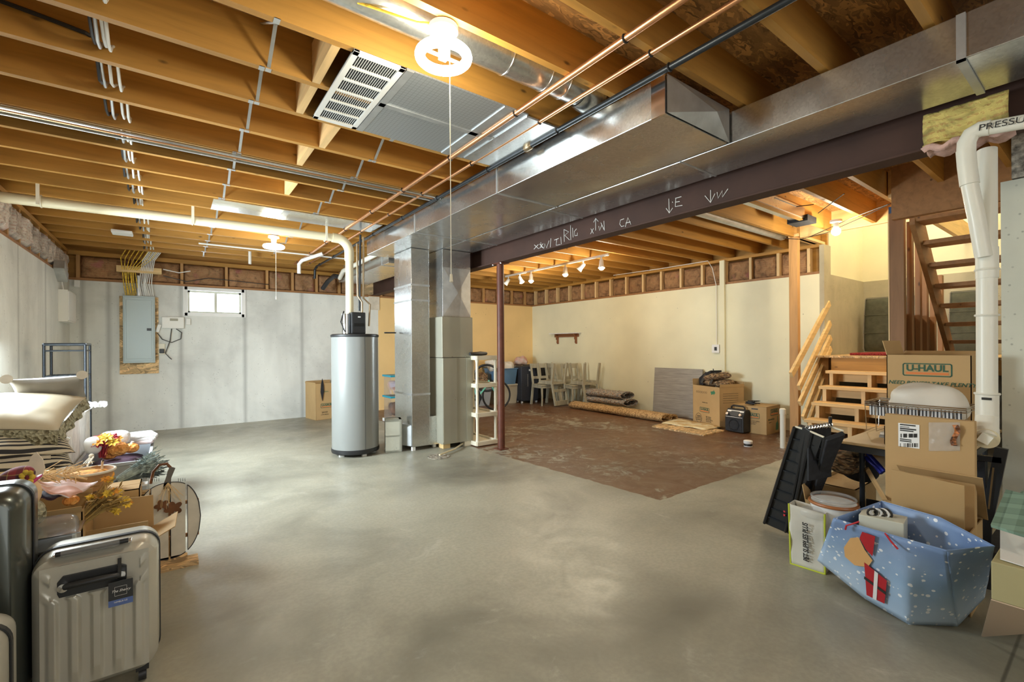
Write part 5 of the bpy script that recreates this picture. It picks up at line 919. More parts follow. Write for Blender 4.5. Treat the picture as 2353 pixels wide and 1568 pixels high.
# boxes behind suitcases
B4=carton('open carton heaped with autumn scarves behind the tall suitcase',(-.53,3.02,0),0,.40,.34,.56,(('f',.03,25),('b',.02,8)),False,m='cardboard')
B5=carton('open carton with raised front flap behind the silver suitcase',(-.235,3.07,0),R(-3),.29,.26,.33,(('f',.11,4),('b',.17,-2),('r',.12,62)),False)
tg_=thing('roaster','grey roasting pan with a clear domed lid behind the silver suitcase','roaster',(-.42,2.70,.42)); c=V((-.425,2.70,.42))
M().prism([(-.10,-.07),(.10,-.07),(.10,.07),(-.10,.07)],c+V((0,0,.045)),(1,0,0),(0,1,0),.07).build('pan','galv_flat',tg_,bev=.012); M().prism([(-.115,-.085),(.115,-.085),(.115,.085),(-.115,.085)],c+V((0,0,.112)),(1,0,0),(0,1,0),.006).build('pan_rim','chrome',tg_,bev=.002)
M().grid(lump(c+V((0,0,.12)),(.10,.075,.055),3.2,.004,1),28,14,True).build('domed_lid','clear_plastic',tg_,smooth=True)
t=thing('black_tub','oval black plastic tub holding the roaster','tub',(-.40,2.66,0)); M().lathe([(.0,.0),(.12,.0),(.135,.25),(.15,.40),(.165,.44),(.160,.44),(.145,.40),(.0,.36)],(-.40,2.68,0),36,sx=1.0,sy=.62).build('tub_body','black',t,smooth=True); M().torus((-.40,2.68,.442),.163,.006,(0,0,1),36,6).build('tub_rim','black_metal',t).scale=(1,1,1)
# scarecrow doll
P0=YP(58,1135,2.78); sc=thing('scarecrow_doll','scarecrow doll with plaid hat and pale cloth face at the left edge','doll',P0)
M().grid(lump(P0,(.050,.045,.058),2.2,.003,2),24,14,True).build('head','skin_cloth',sc,smooth=True)
Ph=YP(28,1104,2.80); lumpM(Ph,(.075,.06,.042),0,-.5,sq=2.2,sd=2,amp=.006).build('hat','plaid',sc,smooth=True)
lumpM(Ph+V((.035,-.01,-.03)),(.075,.055,.012),0,-.6,sd=4,amp=.01).build('hat_brim','magenta',sc,smooth=True)
for k in range(7): a=k*2*pi/7; M().sphere(YP(62,1098,2.74)+V((.016*math.cos(a),0,.022*math.sin(a))),(.010,.005,.012),8,6).build('blossom','petal_yellow',sc,smooth=True)
M().tube([P0+V((.02,-.045,.02)),P0+V((.034,-.038,.0)),P0+V((.030,-.040,-.025)),P0+V((.02,-.046,-.03))],.0015,5).build('stitched_smile','black',sc); lumpM(P0+V((0,.02,-.09)),(.05,.04,.05),0,0,sd=3).build('collar','ruffle',sc,smooth=True)
# scarf
def drape(cs,mt,name,label,cat,amp=.01,nu=16,nv=12,sd=0,parent=None):
    A,B,C,D=[V(p) for p in cs]
    def fn(u_,v): p=A.lerp(B,u_).lerp(D.lerp(C,u_),v); return p+V((0,0,amp*noise.noise(V((u_*5+sd,v*5,sd)))+amp*.8*math.sin(u_*9+v*4)))
    o=M().grid(fn,nu,nv).build(name,mt,parent,smooth=True,solid=.004)
    if label: tag(o,label,cat)
    return o
drape((YP(72,1118,2.86),YP(158,1146,2.84),YP(225,1108,3.15),YP(92,1106,3.2)),'scarf','printed_scarf','pale printed scarf spread over the scarf carton','scarf',.008,sd=2)
drape((YP(80,1150,2.90),YP(150,1143,2.90),YP(150,1128,3.12),YP(85,1128,3.12)),'plum','dark_cloth','dark plum cloth showing under the printed scarf','cloth',.01,sd=5)
t=FL(162,1158,.58); pc_=YP(163,1151,2.86); pu=thing('small_pumpkin','small orange cloth pumpkin at the edge of the scarf carton','pumpkin',pc_)
for k in range(6): a=k*pi/3; M().sphere(pc_+V((.014*math.cos(a),.014*math.sin(a),0)),(.016,.016,.019),10,8).build('lobe','pumpkin_orange',pu,smooth=True)
# flower bouquets
def bouquet(label,c,n_stem,n_fl,spread,L_,ax,pet,stm,seed,cat='bouquet',fl=.02,name='flower_bouquet',leafm='leaf'):
    c=V(c);ax=V(ax).normalized();r_=random.Random(seed);t=thing(name,label,cat,c); q=M();tips=[]
    s1=ax.orthogonal().normalized();s2=ax.cross(s1)
    for i in range(n_stem):
        a=r_.random()*2*pi;k=r_.random()**.5; d=(ax+(s1*math.cos(a)+s2*math.sin(a))*spread*k).normalized(); l=L_*(.55+.45*r_.random()); mid=c+d*l*.5+V((0,0,.01*r_.random())); tip=c+d*l+V((0,0,-.02*k))
        q.tube([c-ax*L_*.25+(s1*math.cos(a)+s2*math.sin(a))*.02*k,mid,tip],.0022,4,False); tips.append(tip)
        for j in range(3):
            p=c+d*l*(.45+.5*r_.random()); e=V((r_.uniform(-1,1),r_.uniform(-1,1),r_.uniform(-.4,1))).normalized(); w_=e.cross(d).normalized()*.006; le=.03+.03*r_.random(); q.add([p,p+e*le*.5+w_,p+e*le,p+e*le*.5-w_],[(0,1,2,3)])
    q.build('stems',stm,t)
    for i in range(n_fl):
        p=tips[i%len(tips)]+V((r_.uniform(-1,1),r_.uniform(-1,1),r_.uniform(-1,1)))*.012; q=M(); nn=(p-c).normalized()*.4+V((0,-.7,.6)); nn.normalize(); e1=nn.orthogonal().normalized(); e2=nn.cross(e1)
        for k in range(7):
            a=2*pi*k/7+r_.random()*.4; d=(e1*math.cos(a)+e2*math.sin(a)); o2=e1*math.cos(a+pi/2)+e2*math.sin(a+pi/2); q.add([p,p+d*fl*.55+o2*fl*.28+nn*fl*.2,p+d*fl+nn*fl*.1,p+d*fl*.55-o2*fl*.28+nn*fl*.2],[(0,1,2,3)])
        q.sphere(p+nn*fl*.12,fl*.22,6,5); q.build('blossom',pet[i%len(pet)],t)
    return t
bouquet('yellow and brown dried flower bunch lying between the cartons',YP(190,1195,2.92),70,16,.55,.20,(.62,.25,.55),['petal_yellow','petal_yellow','petal_orange'],'straw_dark',5,fl=.024)
bouquet('frosted evergreen sprig lying behind the white wooden pumpkin',YP(292,1092,3.7),110,0,.42,.20,(.75,.2,.35),[], 'sage',9,'sprig',name='evergreen_sprig')
bouquet('dark spruce sprig behind the frosted one',YP(285,1105,3.75),90,0,.35,.24,(.8,.25,.28),[], 'pine',10,'sprig',name='evergreen_sprig')
t=M(); rs=random.Random(4); c=YP(118,1092,3.15)
for i in range(70): p=c+V((rs.uniform(-.10,.09),rs.uniform(-.06,.08),rs.uniform(-.02,.02))); t.tube([p,p+V((rs.uniform(.0,.10),rs.uniform(-.05,.05),rs.uniform(-.06,.05)))],.002,4,False)
tag(t.build('raffia_bunch','straw'),'tangled straw raffia lying on the scarf carton','raffia',kind=None)
t=tag(M().prism([(-.022,0),(.022,0),(.034,.05),(.028,.09),(.006,.13),(-.01,.115),(-.03,.06)],YP(80,1103,3.1),(1,0,0),(0,0,1),-.01).build('cream_ear','linen'),'pointed cream fabric ear standing behind the scarecrow','ear')
bk_=thing('bushel_basket','shallow wooden basket with an orange cloth inside','basket',YP(205,1098,3.45)); c=YP(205,1100,3.45); M().lathe([(.075,-.06),(.105,.03),(.112,.045),(.104,.045),(.098,.03),(.07,-.05),(0,-.055)],c,36).build('basket_body','basket',bk_,smooth=True); M().torus(c+V((0,0,.04)),.11,.007,(0,0,1),36,8).build('basket_rim','linen',bk_,smooth=True); M().torus(c+V((.06,0,.03)),.06,.006,(1,.2,0),20,6,0,pi).build('basket_handle','linen',bk_,smooth=True); lumpM(c,(.085,.085,.03),0,0,sd=6,amp=.02).build('basket_cloth','petal_orange',bk_,smooth=True)
tag(carton('carton supporting the bushel basket',(-.33,3.50,0),0,.36,.24,.50,name='cardboard_box'),'closed carton under the bushel basket and straw','box')
# white wooden pumpkin
wpk=thing('wooden_pumpkin','white slatted wooden pumpkin decoration with rusty metal leaves','pumpkin decoration',(-.02,3.42,0))
yy=3.40; px_=lambda x:YP(x,1190,yy).x; zb_=YP(400,1282,yy).z; zt_=YP(400,1113,yy).z; cx_=(px_(308)+px_(461))/2; hw=(px_(461)-px_(308))/2; zc_=(zb_+zt_)/2+.005; hh=(zt_-zb_)/2+.01
for (a_,b__) in ((308,343),(347,387),(392,426),(431,461)):
    xa,xb=px_(a_),px_(b__); top=[];bot=[]
    for k in range(9):
        x=xa+(xb-xa)*k/8; e=max(0,1-abs((x-cx_)/hw)**2.6)**.5; top.append((x,zc_+hh*e)); bot.append((x,zc_-hh*e*.98))
    q=M().prism(top+bot[::-1],(0,yy,0),(1,0,0),(0,0,1),-.014); q.build('slat','pumpkin_white',wpk); 
    q=M(); q.tube([V((p[0],yy-.001,p[1])) for p in top],.0028,4); q.tube([V((p[0],yy-.001,p[1])) for p in bot],.0028,4); q.bar((xa,yy-.0005,bot[0][1]),(xa,yy-.0005,top[0][1]),.003,.003); q.build('burnt_edge','black_matte',wpk)
M().box((cx_-hw*.9,yy+.014,zc_+.08),(cx_+hw*.95,yy+.03,zc_+.10)).box((cx_-hw*.9,yy+.014,zc_-.12),(cx_+hw*.95,yy+.03,zc_-.10)).build('cross_batten','dark_x',wpk); M().box((px_(330),yy-.06,0),(px_(455),yy+.08,.018)).box((px_(350),yy-.0,.018),(px_(430),yy+.014,zb_+.01)).build('base_board','osb_pale',wpk)
M().prism([(-.018,-.03),(.018,-.03),(.022,.03),(.042,.085),(.028,.092),(.012,.09),(.004,.07),(-.002,.04),(-.012,.01)],YP(383,1112,yy),(1,0,0),(0,0,1),-.012).build('wood_stem','stem',wpk)
M().tube([YP(346,1112,yy+.02),YP(352,1085,yy+.02),YP(366,1069,yy+.02),YP(383,1066,yy+.02),YP(392,1075,yy+.02)],.008,8).build('bent_handle','rust',wpk,smooth=True)
def leaf(cx,cy,s,n): 
    c=YP(cx,cy,yy-.02); P=[]
    for k in range(60):
        a=2*pi*k/60; r=s*(.55+.45*abs(math.cos(2.5*(a-.6))))*(1.0 if math.sin(a)>-.9 else .6); P.append((r*math.cos(a),r*math.sin(a)))
    M().prism(P,c,(1,0,.1),(0,0,1),-.003).build('metal_leaf','rust',wpk)
leaf(371,1163,.036,5); leaf(399,1170,.046,5)
q=M(); rs=random.Random(8)
for i in range(16): p=YP(386,1110,yy-.02); e=YP(386+rs.uniform(-30,35),1150+rs.uniform(-20,25),yy-.022); q.tube([p,(p+e)/2+V((rs.uniform(-.01,.01),-.005,.0)),e],.0012,4,False)
q.build('raffia_tie','straw',wpk); q=M()
for x in (350,410):
    for k in range(4): q.torus(YP(x+k*5,1103,yy+.0),.010,.001,(1,0,0),12,4)
q.build('spiral_wire','black_metal',wpk)
tag(M().box(YP(283,1124,3.55),YP(340,1106,3.62)).build('picture_frame','white_wash'),'white painted frame lying behind the wooden pumpkin','frame'); tag(carton('x',(-.11,3.60,0),0,.20,.12,.42),'narrow carton behind the wooden pumpkin','box')
# pillows on a carton
def pillow(label,c,w,d,t_,mt,rot,frill=None,tassel=False,patch=None):
    o=thing('pillow',label,'pillow',c); Q=Matrix.Rotation(rot[2],3,'Z')@Matrix.Rotation(rot[1],3,'Y')@Matrix.Rotation(rot[0],3,'X'); o.matrix_basis=Matrix.Translation(V(c))@Q.to_4x4()
    def f(s):
        def fn(u_,v):
            a,b=2*u_-1,2*v-1; e=(max(0,1-abs(a)**2.6)*max(0,1-abs(b)**2.6))**.55; k1=1-.09*(1-a*a)*abs(b)**3;k2=1-.09*(1-b*b)*abs(a)**3
            return V((a*w/2*k2,b*d/2*k1,s*t_/2*e+.006*noise.noise(V((a*3,b*3,s+c[0]*9)))*e))
        return fn
    M().grid(f(1),26,26).grid(f(-1),26,26).build('pillow_body',mt,o,world=False,smooth=True)
    if frill:
        def fr(u_,v): 
            x=(-w/2+w*u_); z=-.09*v+.0; return V((x,-d/2*.97-.02*v-.014*math.sin(u_*26)*v,z))
        M().grid(fr,60,6).build('ruffle',frill,o,world=False,smooth=True,solid=.003)
        M().grid(lambda u_,v:V((w/2*.97+.02*v+.010*math.sin(u_*22)*v,-d/2+d*u_,-.07*v)),50,5).build('ruffle',frill,o,world=False,smooth=True,solid=.003)
    if tassel:
        for s in (-1,1): p=V((s*w/2*.97,-d/2*.9,0)); M().lathe([(.004,.02),(.008,0),(.012,-.01),(.030,-.06),(0,-.06)],p,14,ax=(0,.85,.52)).build('tassel','linen',o,world=False,smooth=True)
    if patch: M().grid(lambda u_,v:V(((u_-.5)*w*.5+patch[0],(v-.5)*d*.5+patch[1],t_/2*((max(0,1-abs(2*((u_-.5)*.5+patch[0]/w))**2.6)*max(0,1-abs(2*((v-.5)*.5+patch[1]/d))**2.6))**.55)+.004)),14,14).build('centre_patch','linen',o,world=False,smooth=True)
    return o
B6=carton('large carton under the pillow stack at the left wall',(-.90,4.15,0),0,.50,.62,.50,(('f',.06,4),),True)
pillow('black and cream striped pillow, lowest of the stack',YP(38,1046,4.1),.50,.46,.15,'stripe',(R(14),R(3),R(10)),patch=(.02,-.08))
pillow('striped pillow with cream centre, in the middle of the stack',YP(28,1010,4.10)+V((0,0,.01)),.52,.48,.15,'stripe',(R(20),R(6),R(16)),patch=(.08,.03))
pillow('gold satin pillow with speckled ruffles, near the stack top',YP(48,948,4.15),.50,.44,.16,'satin',(R(22),R(5),R(-10)),frill='ruffle')
pillow('grey pillow with tassels leaning on the stack top',YP(118,904,4.35),.36,.30,.11,'grey_cloth',(R(-48),R(-2),R(0)),tassel=True)
tag(lumpM(YP(72,885,4.7)+V((0,.05,-.06)),(.05,.05,.05),0,0,sd=2).build('cloth_wad','linen',smooth=True),'pale cloth wad behind the grey pillow','cloth') if False else None
cr_=thing('white_crate','whitewashed slatted wooden crate beside the pillows','crate',(-.66,5.0,0))
for k in range(4): M().box((-.68,4.46+.30*k,.02),(-.60,4.74+.30*k,.80-.015*k)).build('crate_slat','white_wash',cr_,bev=.004)
M().box((-.73,4.46,.02),(-.68,5.64,.76)).build('crate_side','black_matte',cr_)
t=M().grid(lambda u_,v:YP(180,938,4.9)+V((.17*(u_),.05*(v-.5)+.02*noise.noise(V((u_*7,v*3,1))),.035*noise.noise(V((u_*6,v*6,2)))+.03*math.sin(3*v))),22,10).build('plastic_wrap','film',smooth=True,solid=.001); tag(t,'crumpled clear plastic wrap on top of the white crate','plastic')
# grey bin with contents
gb=tub('open grey plastic bin filled with autumn decorations',(-.36,5.0,0),0,.42,.92,.44,'bin_grey',name='plastic_bin')
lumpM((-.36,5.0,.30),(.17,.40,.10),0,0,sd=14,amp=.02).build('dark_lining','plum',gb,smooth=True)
bouquet('orange and red artificial flowers in a pot inside the grey bin',YP(236,1040,4.75),30,16,.7,.16,(.1,-.1,1),['petal_orange','petal_yellow','petal_red','petal_orange'],'petal_red',21,fl=.045,name='flower_arrangement')
for i,(x,y,r_) in enumerate(((270,1032,.075),(302,1030,.055),(252,1046,.05))):
    c=YP(x,y,4.78+.12*i-.1*(i==2)); pu=thing('knit_pumpkin','orange knitted pumpkin in the grey bin, %s'%('largest, in the middle','at the right, beside the towels','smallest, at the left front')[i],'pumpkin',c,0,'orange knitted pumpkins')
    q=M()
    def fn(u_,v,r_=r_,c=c): a=2*pi*u_;b=pi*(v-.5); k=1-.10*abs(math.cos(a*4)); return c+V((r_*math.cos(b)*math.cos(a)*k,r_*math.cos(b)*math.sin(a)*k,r_*.72*math.sin(b)))
    M().grid(fn,48,14,True).build('pumpkin_body','pumpkin_orange',pu,smooth=True); M().tube([c+V((0,0,r_*.6)),c+V((.01,0,r_*.95))],.010,8).build('pumpkin_stem','linen',pu)
for i in range(3): 
    c=YP(318,1013-6*i,5.25); tag(M().box(c+V((-.12,-.13,-.018)),c+V((.12,.13,.018)),rot=Matrix.Rotation(.15*i-.1,3,'Z')).build('folded_towel','towel' if i else 'scarf',bev=.014),'%s folded towel stacked on the right end of the grey bin'%('lowest patterned','middle white','topmost white')[i],'towel','folded towels on the grey bin')
tag(lumpM(YP(262,1008,5.1),(.09,.08,.06),0,0,sd=44,amp=.03).build('white_bag','towel',smooth=True),'crumpled white bag behind the flowers in the grey bin','bag')
tag(lumpM(YP(215,1025,4.75),(.05,.05,.06),0,0,sd=45,amp=.02).build('white_cup','white',smooth=True),'white pot at the left end of the grey bin','pot')
t=M().tube([YP(215,1050,4.4),YP(208,1060,4.38),YP(200,1072,4.36)],.006,5); 
for k in range(5): t.tube([YP(208,1049,4.5),YP(192+k*5,1066,4.45)],.003,4)
t.sphere(YP(210,1048,4.5),.016); tag(t.build('white_tassel','linen'),'cream tassel hanging over the rim of the grey bin','tassel')
# black rack
rk=thing('metal_rack','tall black tubular rack standing at the left wall','rack',(-.88,6.65,0))
xa,xb,ya,yb=-1.03,-.725,6.5,6.85
for x in (xa,xb):
    for y in (ya,yb): M().tube([(x,y,0),(x,y,1.345)],.012,10).build('upright','black_metal',rk,smooth=True)
for z in (.25,.62,1.02,1.28): 
    q=M().tube([(xa,ya,z),(xb,ya,z)],.008,8).tube([(xa,yb,z),(xb,yb,z)],.008,8).tube([(xa,ya,z),(xa,yb,z)],.008,8).tube([(xb,ya,z),(xb,yb,z)],.008,8)
    if z<1.2:
        for k in range(1,7): q.tube([(xa+(xb-xa)*k/7,ya,z),(xa+(xb-xa)*k/7,yb,z)],.004,6)
    q.build('shelf_frame','black_metal',rk,smooth=True)
M().tube([(xa,ya,1.345),(xb,ya,1.345)],.014,8).tube([(xa,yb,1.345),(xb,yb,1.345)],.014,8).tube([(xa,ya,1.345),(xa,yb,1.345)],.014,8).tube([(xb,ya,1.345),(xb,yb,1.345)],.014,8).build('top_frame','black_metal',rk,smooth=True)
# ================= RIGHT PILE =================
tb=thing('folding_table','folding table with tan top and black edge at the right, loaded with boxes','table',(3.8,.78,0))
TX0,TX1,TY0,TY1=3.20,4.42,.515,1.045
M().box((TX0,TY0,.705),(TX1,TY1,.722)).build('tabletop','maple_top',tb,bev=.003); M().box((TX0-.004,TY0-.004,.668),(TX1,TY1+.004,.704)).build('table_edge','black',tb)
for x in (TX0+.12,TX1-.15):
    for y in (TY0+.06,TY1-.08): M().tube([(x,y,0),(x,y,.67)],.014,8).build('leg','black_metal',tb)
    M().tube([(x,TY0+.06,.18),(x,TY1-.08,.18)],.010,8).build('leg_brace','black_metal',tb)
# uhaul carton on the table
BU=carton('large moving carton standing on the folding table behind the drain stack',(4.17,.80,.722),R(-90),.42,.40,.50,(('l',.10,14),('b',.04,60),),False)
# its local front (-Y) faces -X in the room
xu=V((0,-1,0)); logo(BU,V((3.97,.80,1.125)),xu,V((0,0,1)),.24); text('NEED BOXES? TAKE PLENTY!',.034,'print_green',BU,V((3.97,.78,1.035)),xu,V((0,0,1)),'printed_text',shear=.25,bold=.0006)
wb=thing('wire_basket','chrome wire basket with a striped cloth liner on the folding table','basket',(3.75,.80,.722))
q=M(); bx0,bx1,by0,by1=3.62,3.92,.56,1.035
for z in (.90,.915,.925): 
    for a_,b__ in (((bx0,by0),(bx1,by0)),((bx1,by0),(bx1,by1)),((bx1,by1),(bx0,by1)),((bx0,by1),(bx0,by0))): q.tube([(a_[0],a_[1],z),(b__[0],b__[1],z)],.0035,5)
for k in range(10): y=by0+(by1-by0)*k/9; q.tube([(bx0,y,.915),(bx0+.03,y,.735),(bx1-.03,y,.735),(bx1,y,.915)],.0025,5)
q.build('wire_frame','chrome',wb); M().box((bx0+.012,by0+.02,.84),(bx0+.018,by1-.02,.905)).build('cloth_liner',mat('ticking',(.6,.6,.6),.8,kind=K_stripe,ax=1,freq=60),wb)
tag(M().grid(lump((3.78,.76,.93),(.12,.19,.12),2.4,.02,3),36,20,True).build('plastic_bag','bag_white',smooth=True),'bulging clear plastic bag in the wire basket on the table','bag')
SB=carton('small closed carton with a black round seal on the table edge',(3.39,.70,.722),R(-90),.30,.20,.105); M().lathe([(0,0),(.030,0),(.030,.002),(0,.002)],(3.289,.69,.775),24,ax=(-1,0,0)).build('round_seal','print_black',SB)
t=thing('books','closed book lying on the table corner','book',(3.5,.95,.722)); t['label']='two grey-edged books lying at the far corner of the table'; 
for i in range(1): pass
bpy.data.objects.remove(t)
for i,z in enumerate((.722,.737)): tag(M().box((3.50+.02*i,.74,z),(3.60+.01*i,.93,z+.014)).build('book','linen' if i else 'grey_cloth'),'%s thin book on the folding table beside the tall flat carton'%('lower grey','upper cream')[i],'book')
# tall flat carton
FB=thing('flat_carton','tall narrow flat carton with shipping label leaning at the table edge','box',(3.15,.64,.40))
Xf=3.135; A=XP(2033,951,Xf);B=XP(2240,968,Xf)
M().box((Xf,B.y,.30),(Xf+.045,A.y,A.z)).build('box_body','cardboard',FB,bev=.003)
def onX(x0,y0,x1,y1,X): a=XP(x0,y0,X);b=XP(x1,y1,X); return a,b
a,b_=onX(2064,972,2113,1032,Xf-.001); M().box((Xf-.002,b_.y,b_.z),(Xf-.0006,a.y,a.z)).build('shipping_label','print_white',FB)
q=M(); rs=random.Random(2)
for (yy0,yy1,n) in ((997,1006,34),(1019,1028,34)):
    for k in range(n):
        x=2067+42*k/n; 
        if rs.random()<.62: a=XP(x,yy0,Xf-.0025);c2=XP(x+1,yy1,Xf-.0025); q.box((Xf-.0032,c2.y,c2.z),(Xf-.0021,a.y,a.z))
for y_ in (977,981,986,990,1010,1014):
    a=XP(2068,y_,Xf-.0025);c2=XP(2068+rs.uniform(14,38),y_+1.0,Xf-.0025); q.box((Xf-.0032,c2.y,c2.z),(Xf-.0021,a.y,a.z))
q.build('label_print','print_black',FB)
def pouch(u_,v): p=XP(2134+72*u_,971+66*v,Xf-.004); return p+V((-.008*noise.noise(V((u_*6,v*6,3)))-.006*math.sin(pi*u_)*math.sin(pi*v),0,0))
M().grid(pouch,18,16).build('plastic_pouch','film',FB,smooth=True,solid=.0006)
M().grid(lambda u_,v:XP(2188+14*u_+5*math.sin(v*6),977+48*v,Xf-.016),4,14).build('orange_sticker',mat('sticker',(.5,.16,.04),.5,kind=K_weave,ns=60,cols=[(.03,.02,.02),(.60,.20,.05),(.03,.02,.02)]),FB,solid=.0006)
# open carton with tall flap
P1=XP(2040,1120,3.03);P2=XP(2213,1150,3.03)
OC=thing('open_carton','open brown carton with one tall front flap behind the gift bag','box',(3.15,.65,0))
ya=XP(2048,1080,3.03).y; yb=XP(2216,1117,3.03).y
q=M().box((3.03,yb,0),(3.035,ya,.36)).box((3.32,yb-.02,0),(3.325,ya,.44)).box((3.03,ya-.005,0),(3.32,ya,.36)).box((3.03,yb-.02,0),(3.32,yb-.015,.40)).box((3.03,yb,0),(3.32,ya,.006)); q.build('box_body','cardboard',OC)
M().add([(3.028,ya,.36),(3.028,yb,.36),XP(2216,1117,2.98),XP(2048,1079,2.98),(3.033,ya,.36),(3.033,yb,.36),XP(2216,1117,2.98)+V((.005,0,0)),XP(2048,1079,2.98)+V((.005,0,0))],[(0,1,2,3),(7,6,5,4),(0,4,5,1),(1,5,6,2),(2,6,7,3),(3,7,4,0)]).build('box_flap','cardboard',OC)
M().add([(3.325,yb-.04,.40),(3.325,ya-.03,.44),XP(2060,1068,3.10),XP(2258,1100,3.10)],[(0,1,2,3)]).build('box_flap','cardboard',OC,solid=.004)
M().add([XP(1986,1078,3.35),XP(1996,1074,3.35),XP(2040,1150,3.1),XP(2028,1150,3.1)],[(0,1,2,3)]).build('loose_cardboard','cardboard',None,solid=.004,label='narrow cardboard strip leaning left of the open carton',category='cardboard strip')
# blue tubes, camo sleeve, carton under table, pot
for i,(a,b_) in enumerate((((1992,1040),(2018,1068)),((1989,1052),(2012,1072)))): tag(M().tube([XP(a[0],a[1],3.35),XP(b_[0],b_[1],3.30),XP(b_[0]+14,b_[1]+16,3.28)],.012,10).build('wrapping_roll','blue_gloss',smooth=True),'glossy blue wrapping roll under the table, %s'%('upper','lower')[i],'roll')
UC=carton('moving carton under the folding table with olive flap toward the room',(3.72,1.17,0),R(-90),.22,.40,.36,(('l',.02,20),),True); 
oo=V((3.52,1.17,.25)); 
text('U-HAUL',.06,'print_green',UC,V((3.518,1.15,.27)),(0,-1,0),(0,0,1),'printed_logo',bold=.001); q=M()
for a_,b__ in (((.03,.22),(.03,.32)),((-.13+.02,.22),(-.11,.32)),((.03,.32),(-.11,.32)),((.03,.22),(-.11,.22))): q.bar((3.517,1.19+a_[0],a_[1]),(3.517,1.19+b__[0],b__[1]),.004,.001,(1,0,0))
q.build('printed_frame','print_green',UC)
tag(lumpM(XP(1940,1052,3.45)+V((0,0,0)),(.14,.11,.075),0,0,sd=17,amp=.03).build('camouflage_jacket','camo',smooth=True),'camouflage jacket stuffed under the folding table','jacket')
tag(M().grid(lump(XP(1975,1075,3.5),(.06,.10,.08),3,.01,3),20,12,True).build('dark_bag','black_matte',smooth=True),'dark bag under the folding table','bag')
# open box with lidded bucket
OB=carton('open carton holding a round lidded container, left of the gift bag',(3.23,1.07,0),R(-84),.25,.24,.30,(('l',.14,10),('f',.07,25),('b',.10,5)),False)
bc=V((3.20,1.03,.33)); bk2=thing('round_container','round white container with amber rim and clear lid in the open carton','container',(bc.x,bc.y,.0))
bc=FL(1915,1160,.36); M().lathe([(.0,-.28),(.085,-.28),(.115,.0),(.118,.02),(.10,.02),(0,.0)],bc,36).build('container_body','white',bk2,smooth=True); M().torus(bc+V((0,0,.012)),.116,.010,(0,0,1),40,8).build('amber_rim','amber',bk2,smooth=True); M().lathe([(.112,.03),(.108,.045),(.08,.05),(0,.052)],bc,40).build('clear_lid','film',bk2,smooth=True); M().torus(bc+V((0,0,.042)),.108,.006,(0,0,1),40,8).build('lid_rim','clear_plastic',bk2,smooth=True)
pt=FL(2000,1160,.30); tag(M().lathe([(0,-.28),(.09,-.28),(.12,0),(.125,0),(.12,-.01),(.085,-.2),(0,-.22)],pt,28).build('black_pot','black_matte',smooth=True),'black pot behind the gift bag','pot')
# pet supply bag
pa=FL(1817,1296);pb_=FL(1896,1321); up=(pb_-pa).normalized(); npp=V((-up.y,up.x,0)); wz=(pb_-pa).length
pg=thing('paper_bag','white and lime paper shopping bag with black lettering, left of the gift bag','bag',(pa.x,pa.y,0))
ztp=.36; dpt=npp*.10 if npp.x>0 else -npp*.10
Tl=pa+V((-.02,0,ztp))+up*(-.0); Tr=pb_+V((-.0,0,ztp-.02))
def pan(A,B,C,D,sd): return lambda u_,v:A.lerp(B,u_).lerp(D.lerp(C,u_),v)+dpt.normalized()*(.012*noise.noise(V((u_*3+sd,v*4,sd)))*math.sin(pi*v))
M().grid(pan(pa,pb_,Tr,Tl,1),14,16).grid(pan(pb_,pb_+dpt,Tr+dpt,Tr,1),8,16).grid(pan(pa+dpt,pb_+dpt,Tr+dpt,Tl+dpt,5),14,16).grid(pan(pa,pa+dpt,Tl+dpt,Tl,1),8,16).build('bag_body',mat('paper_white',(.68,.66,.58),.7,kind=K_noise,ns=6,lo=.9,hi=1.05),pg,smooth=True,solid=.003)
q=M().tube([pa,Tl],.005,6).tube([pb_,Tr],.005,6).tube([pa,pb_],.007,6); q.build('lime_edging','lime',pg)
up3=(Tl-pa).normalized(); mid=pa.lerp(pb_,.50)+up3*.16-dpt.normalized()*.012
text('PET SUPPLIES PLUS',.038,'print_black',pg,mid,up3,-up,'bag_lettering',bold=.0012,sx=.72,shear=.2)
lumpM((Tl+Tr)/2+dpt*.5+V((0,0,-.02)),(.05,.065,.03),0,0,sd=4,amp=.02).build('bubble_wrap','film',pg,smooth=True)
# gift bag
gf=thing('gift_bag','large pale blue snow-patterned gift bag lying open in the right foreground','gift bag',FL(2085,1440,0))
TLf=FL(1915,1192,.44);TRf=FL(2175,1266,.44);TRb=FL(2285,1256,.47);TBm=FL(2160,1190,.49);TLb=FL(2025,1152,.49)
BLf=FL(1878,1288,.12);BMf=FL(1985,1375,.02);BRf=FL(2088,1436,.0);BRc=FL(2200,1440,.0);BRb=FL(2262,1375,.10)
ctr=(TLf+TRb)/2; 
def sheet(cs_top,cs_bot,mt,nm,nu=30,nv=16,sd=0,amp=.008,z=0):
    def pl(cs,u_): s=u_*(len(cs)-1); i=min(int(s),len(cs)-2); return cs[i].lerp(cs[i+1],s-i)
    def fn(u_,v): p=pl(cs_bot,u_).lerp(pl(cs_top,u_),v); k=amp*noise.noise(V((u_*5+sd,v*4,sd)))*math.sin(pi*v); return p+V((k,k*.4,0))
    return M().grid(fn,nu,nv).build(nm,mt,gf,smooth=True,solid=.002)
BLb=FL(1900,1250,.12); BBb=V((TLb.x+.0,TLb.y,.04)); 
sheet([TLf,TRf],[BLf,BMf,BRf,BRc],'snow','front_panel',sd=1); sheet([TRf,TRb],[BRc,BRb],'snow','end_panel',14,16,3)
sheet([TLb,TBm,TRb],[BBb,V((TBm.x-.02,TBm.y,.03)),BRb],'snow_in','back_panel',30,14,5); sheet([TLf,TLb],[BLf,BBb],'snow_in','side_panel',12,14,7)
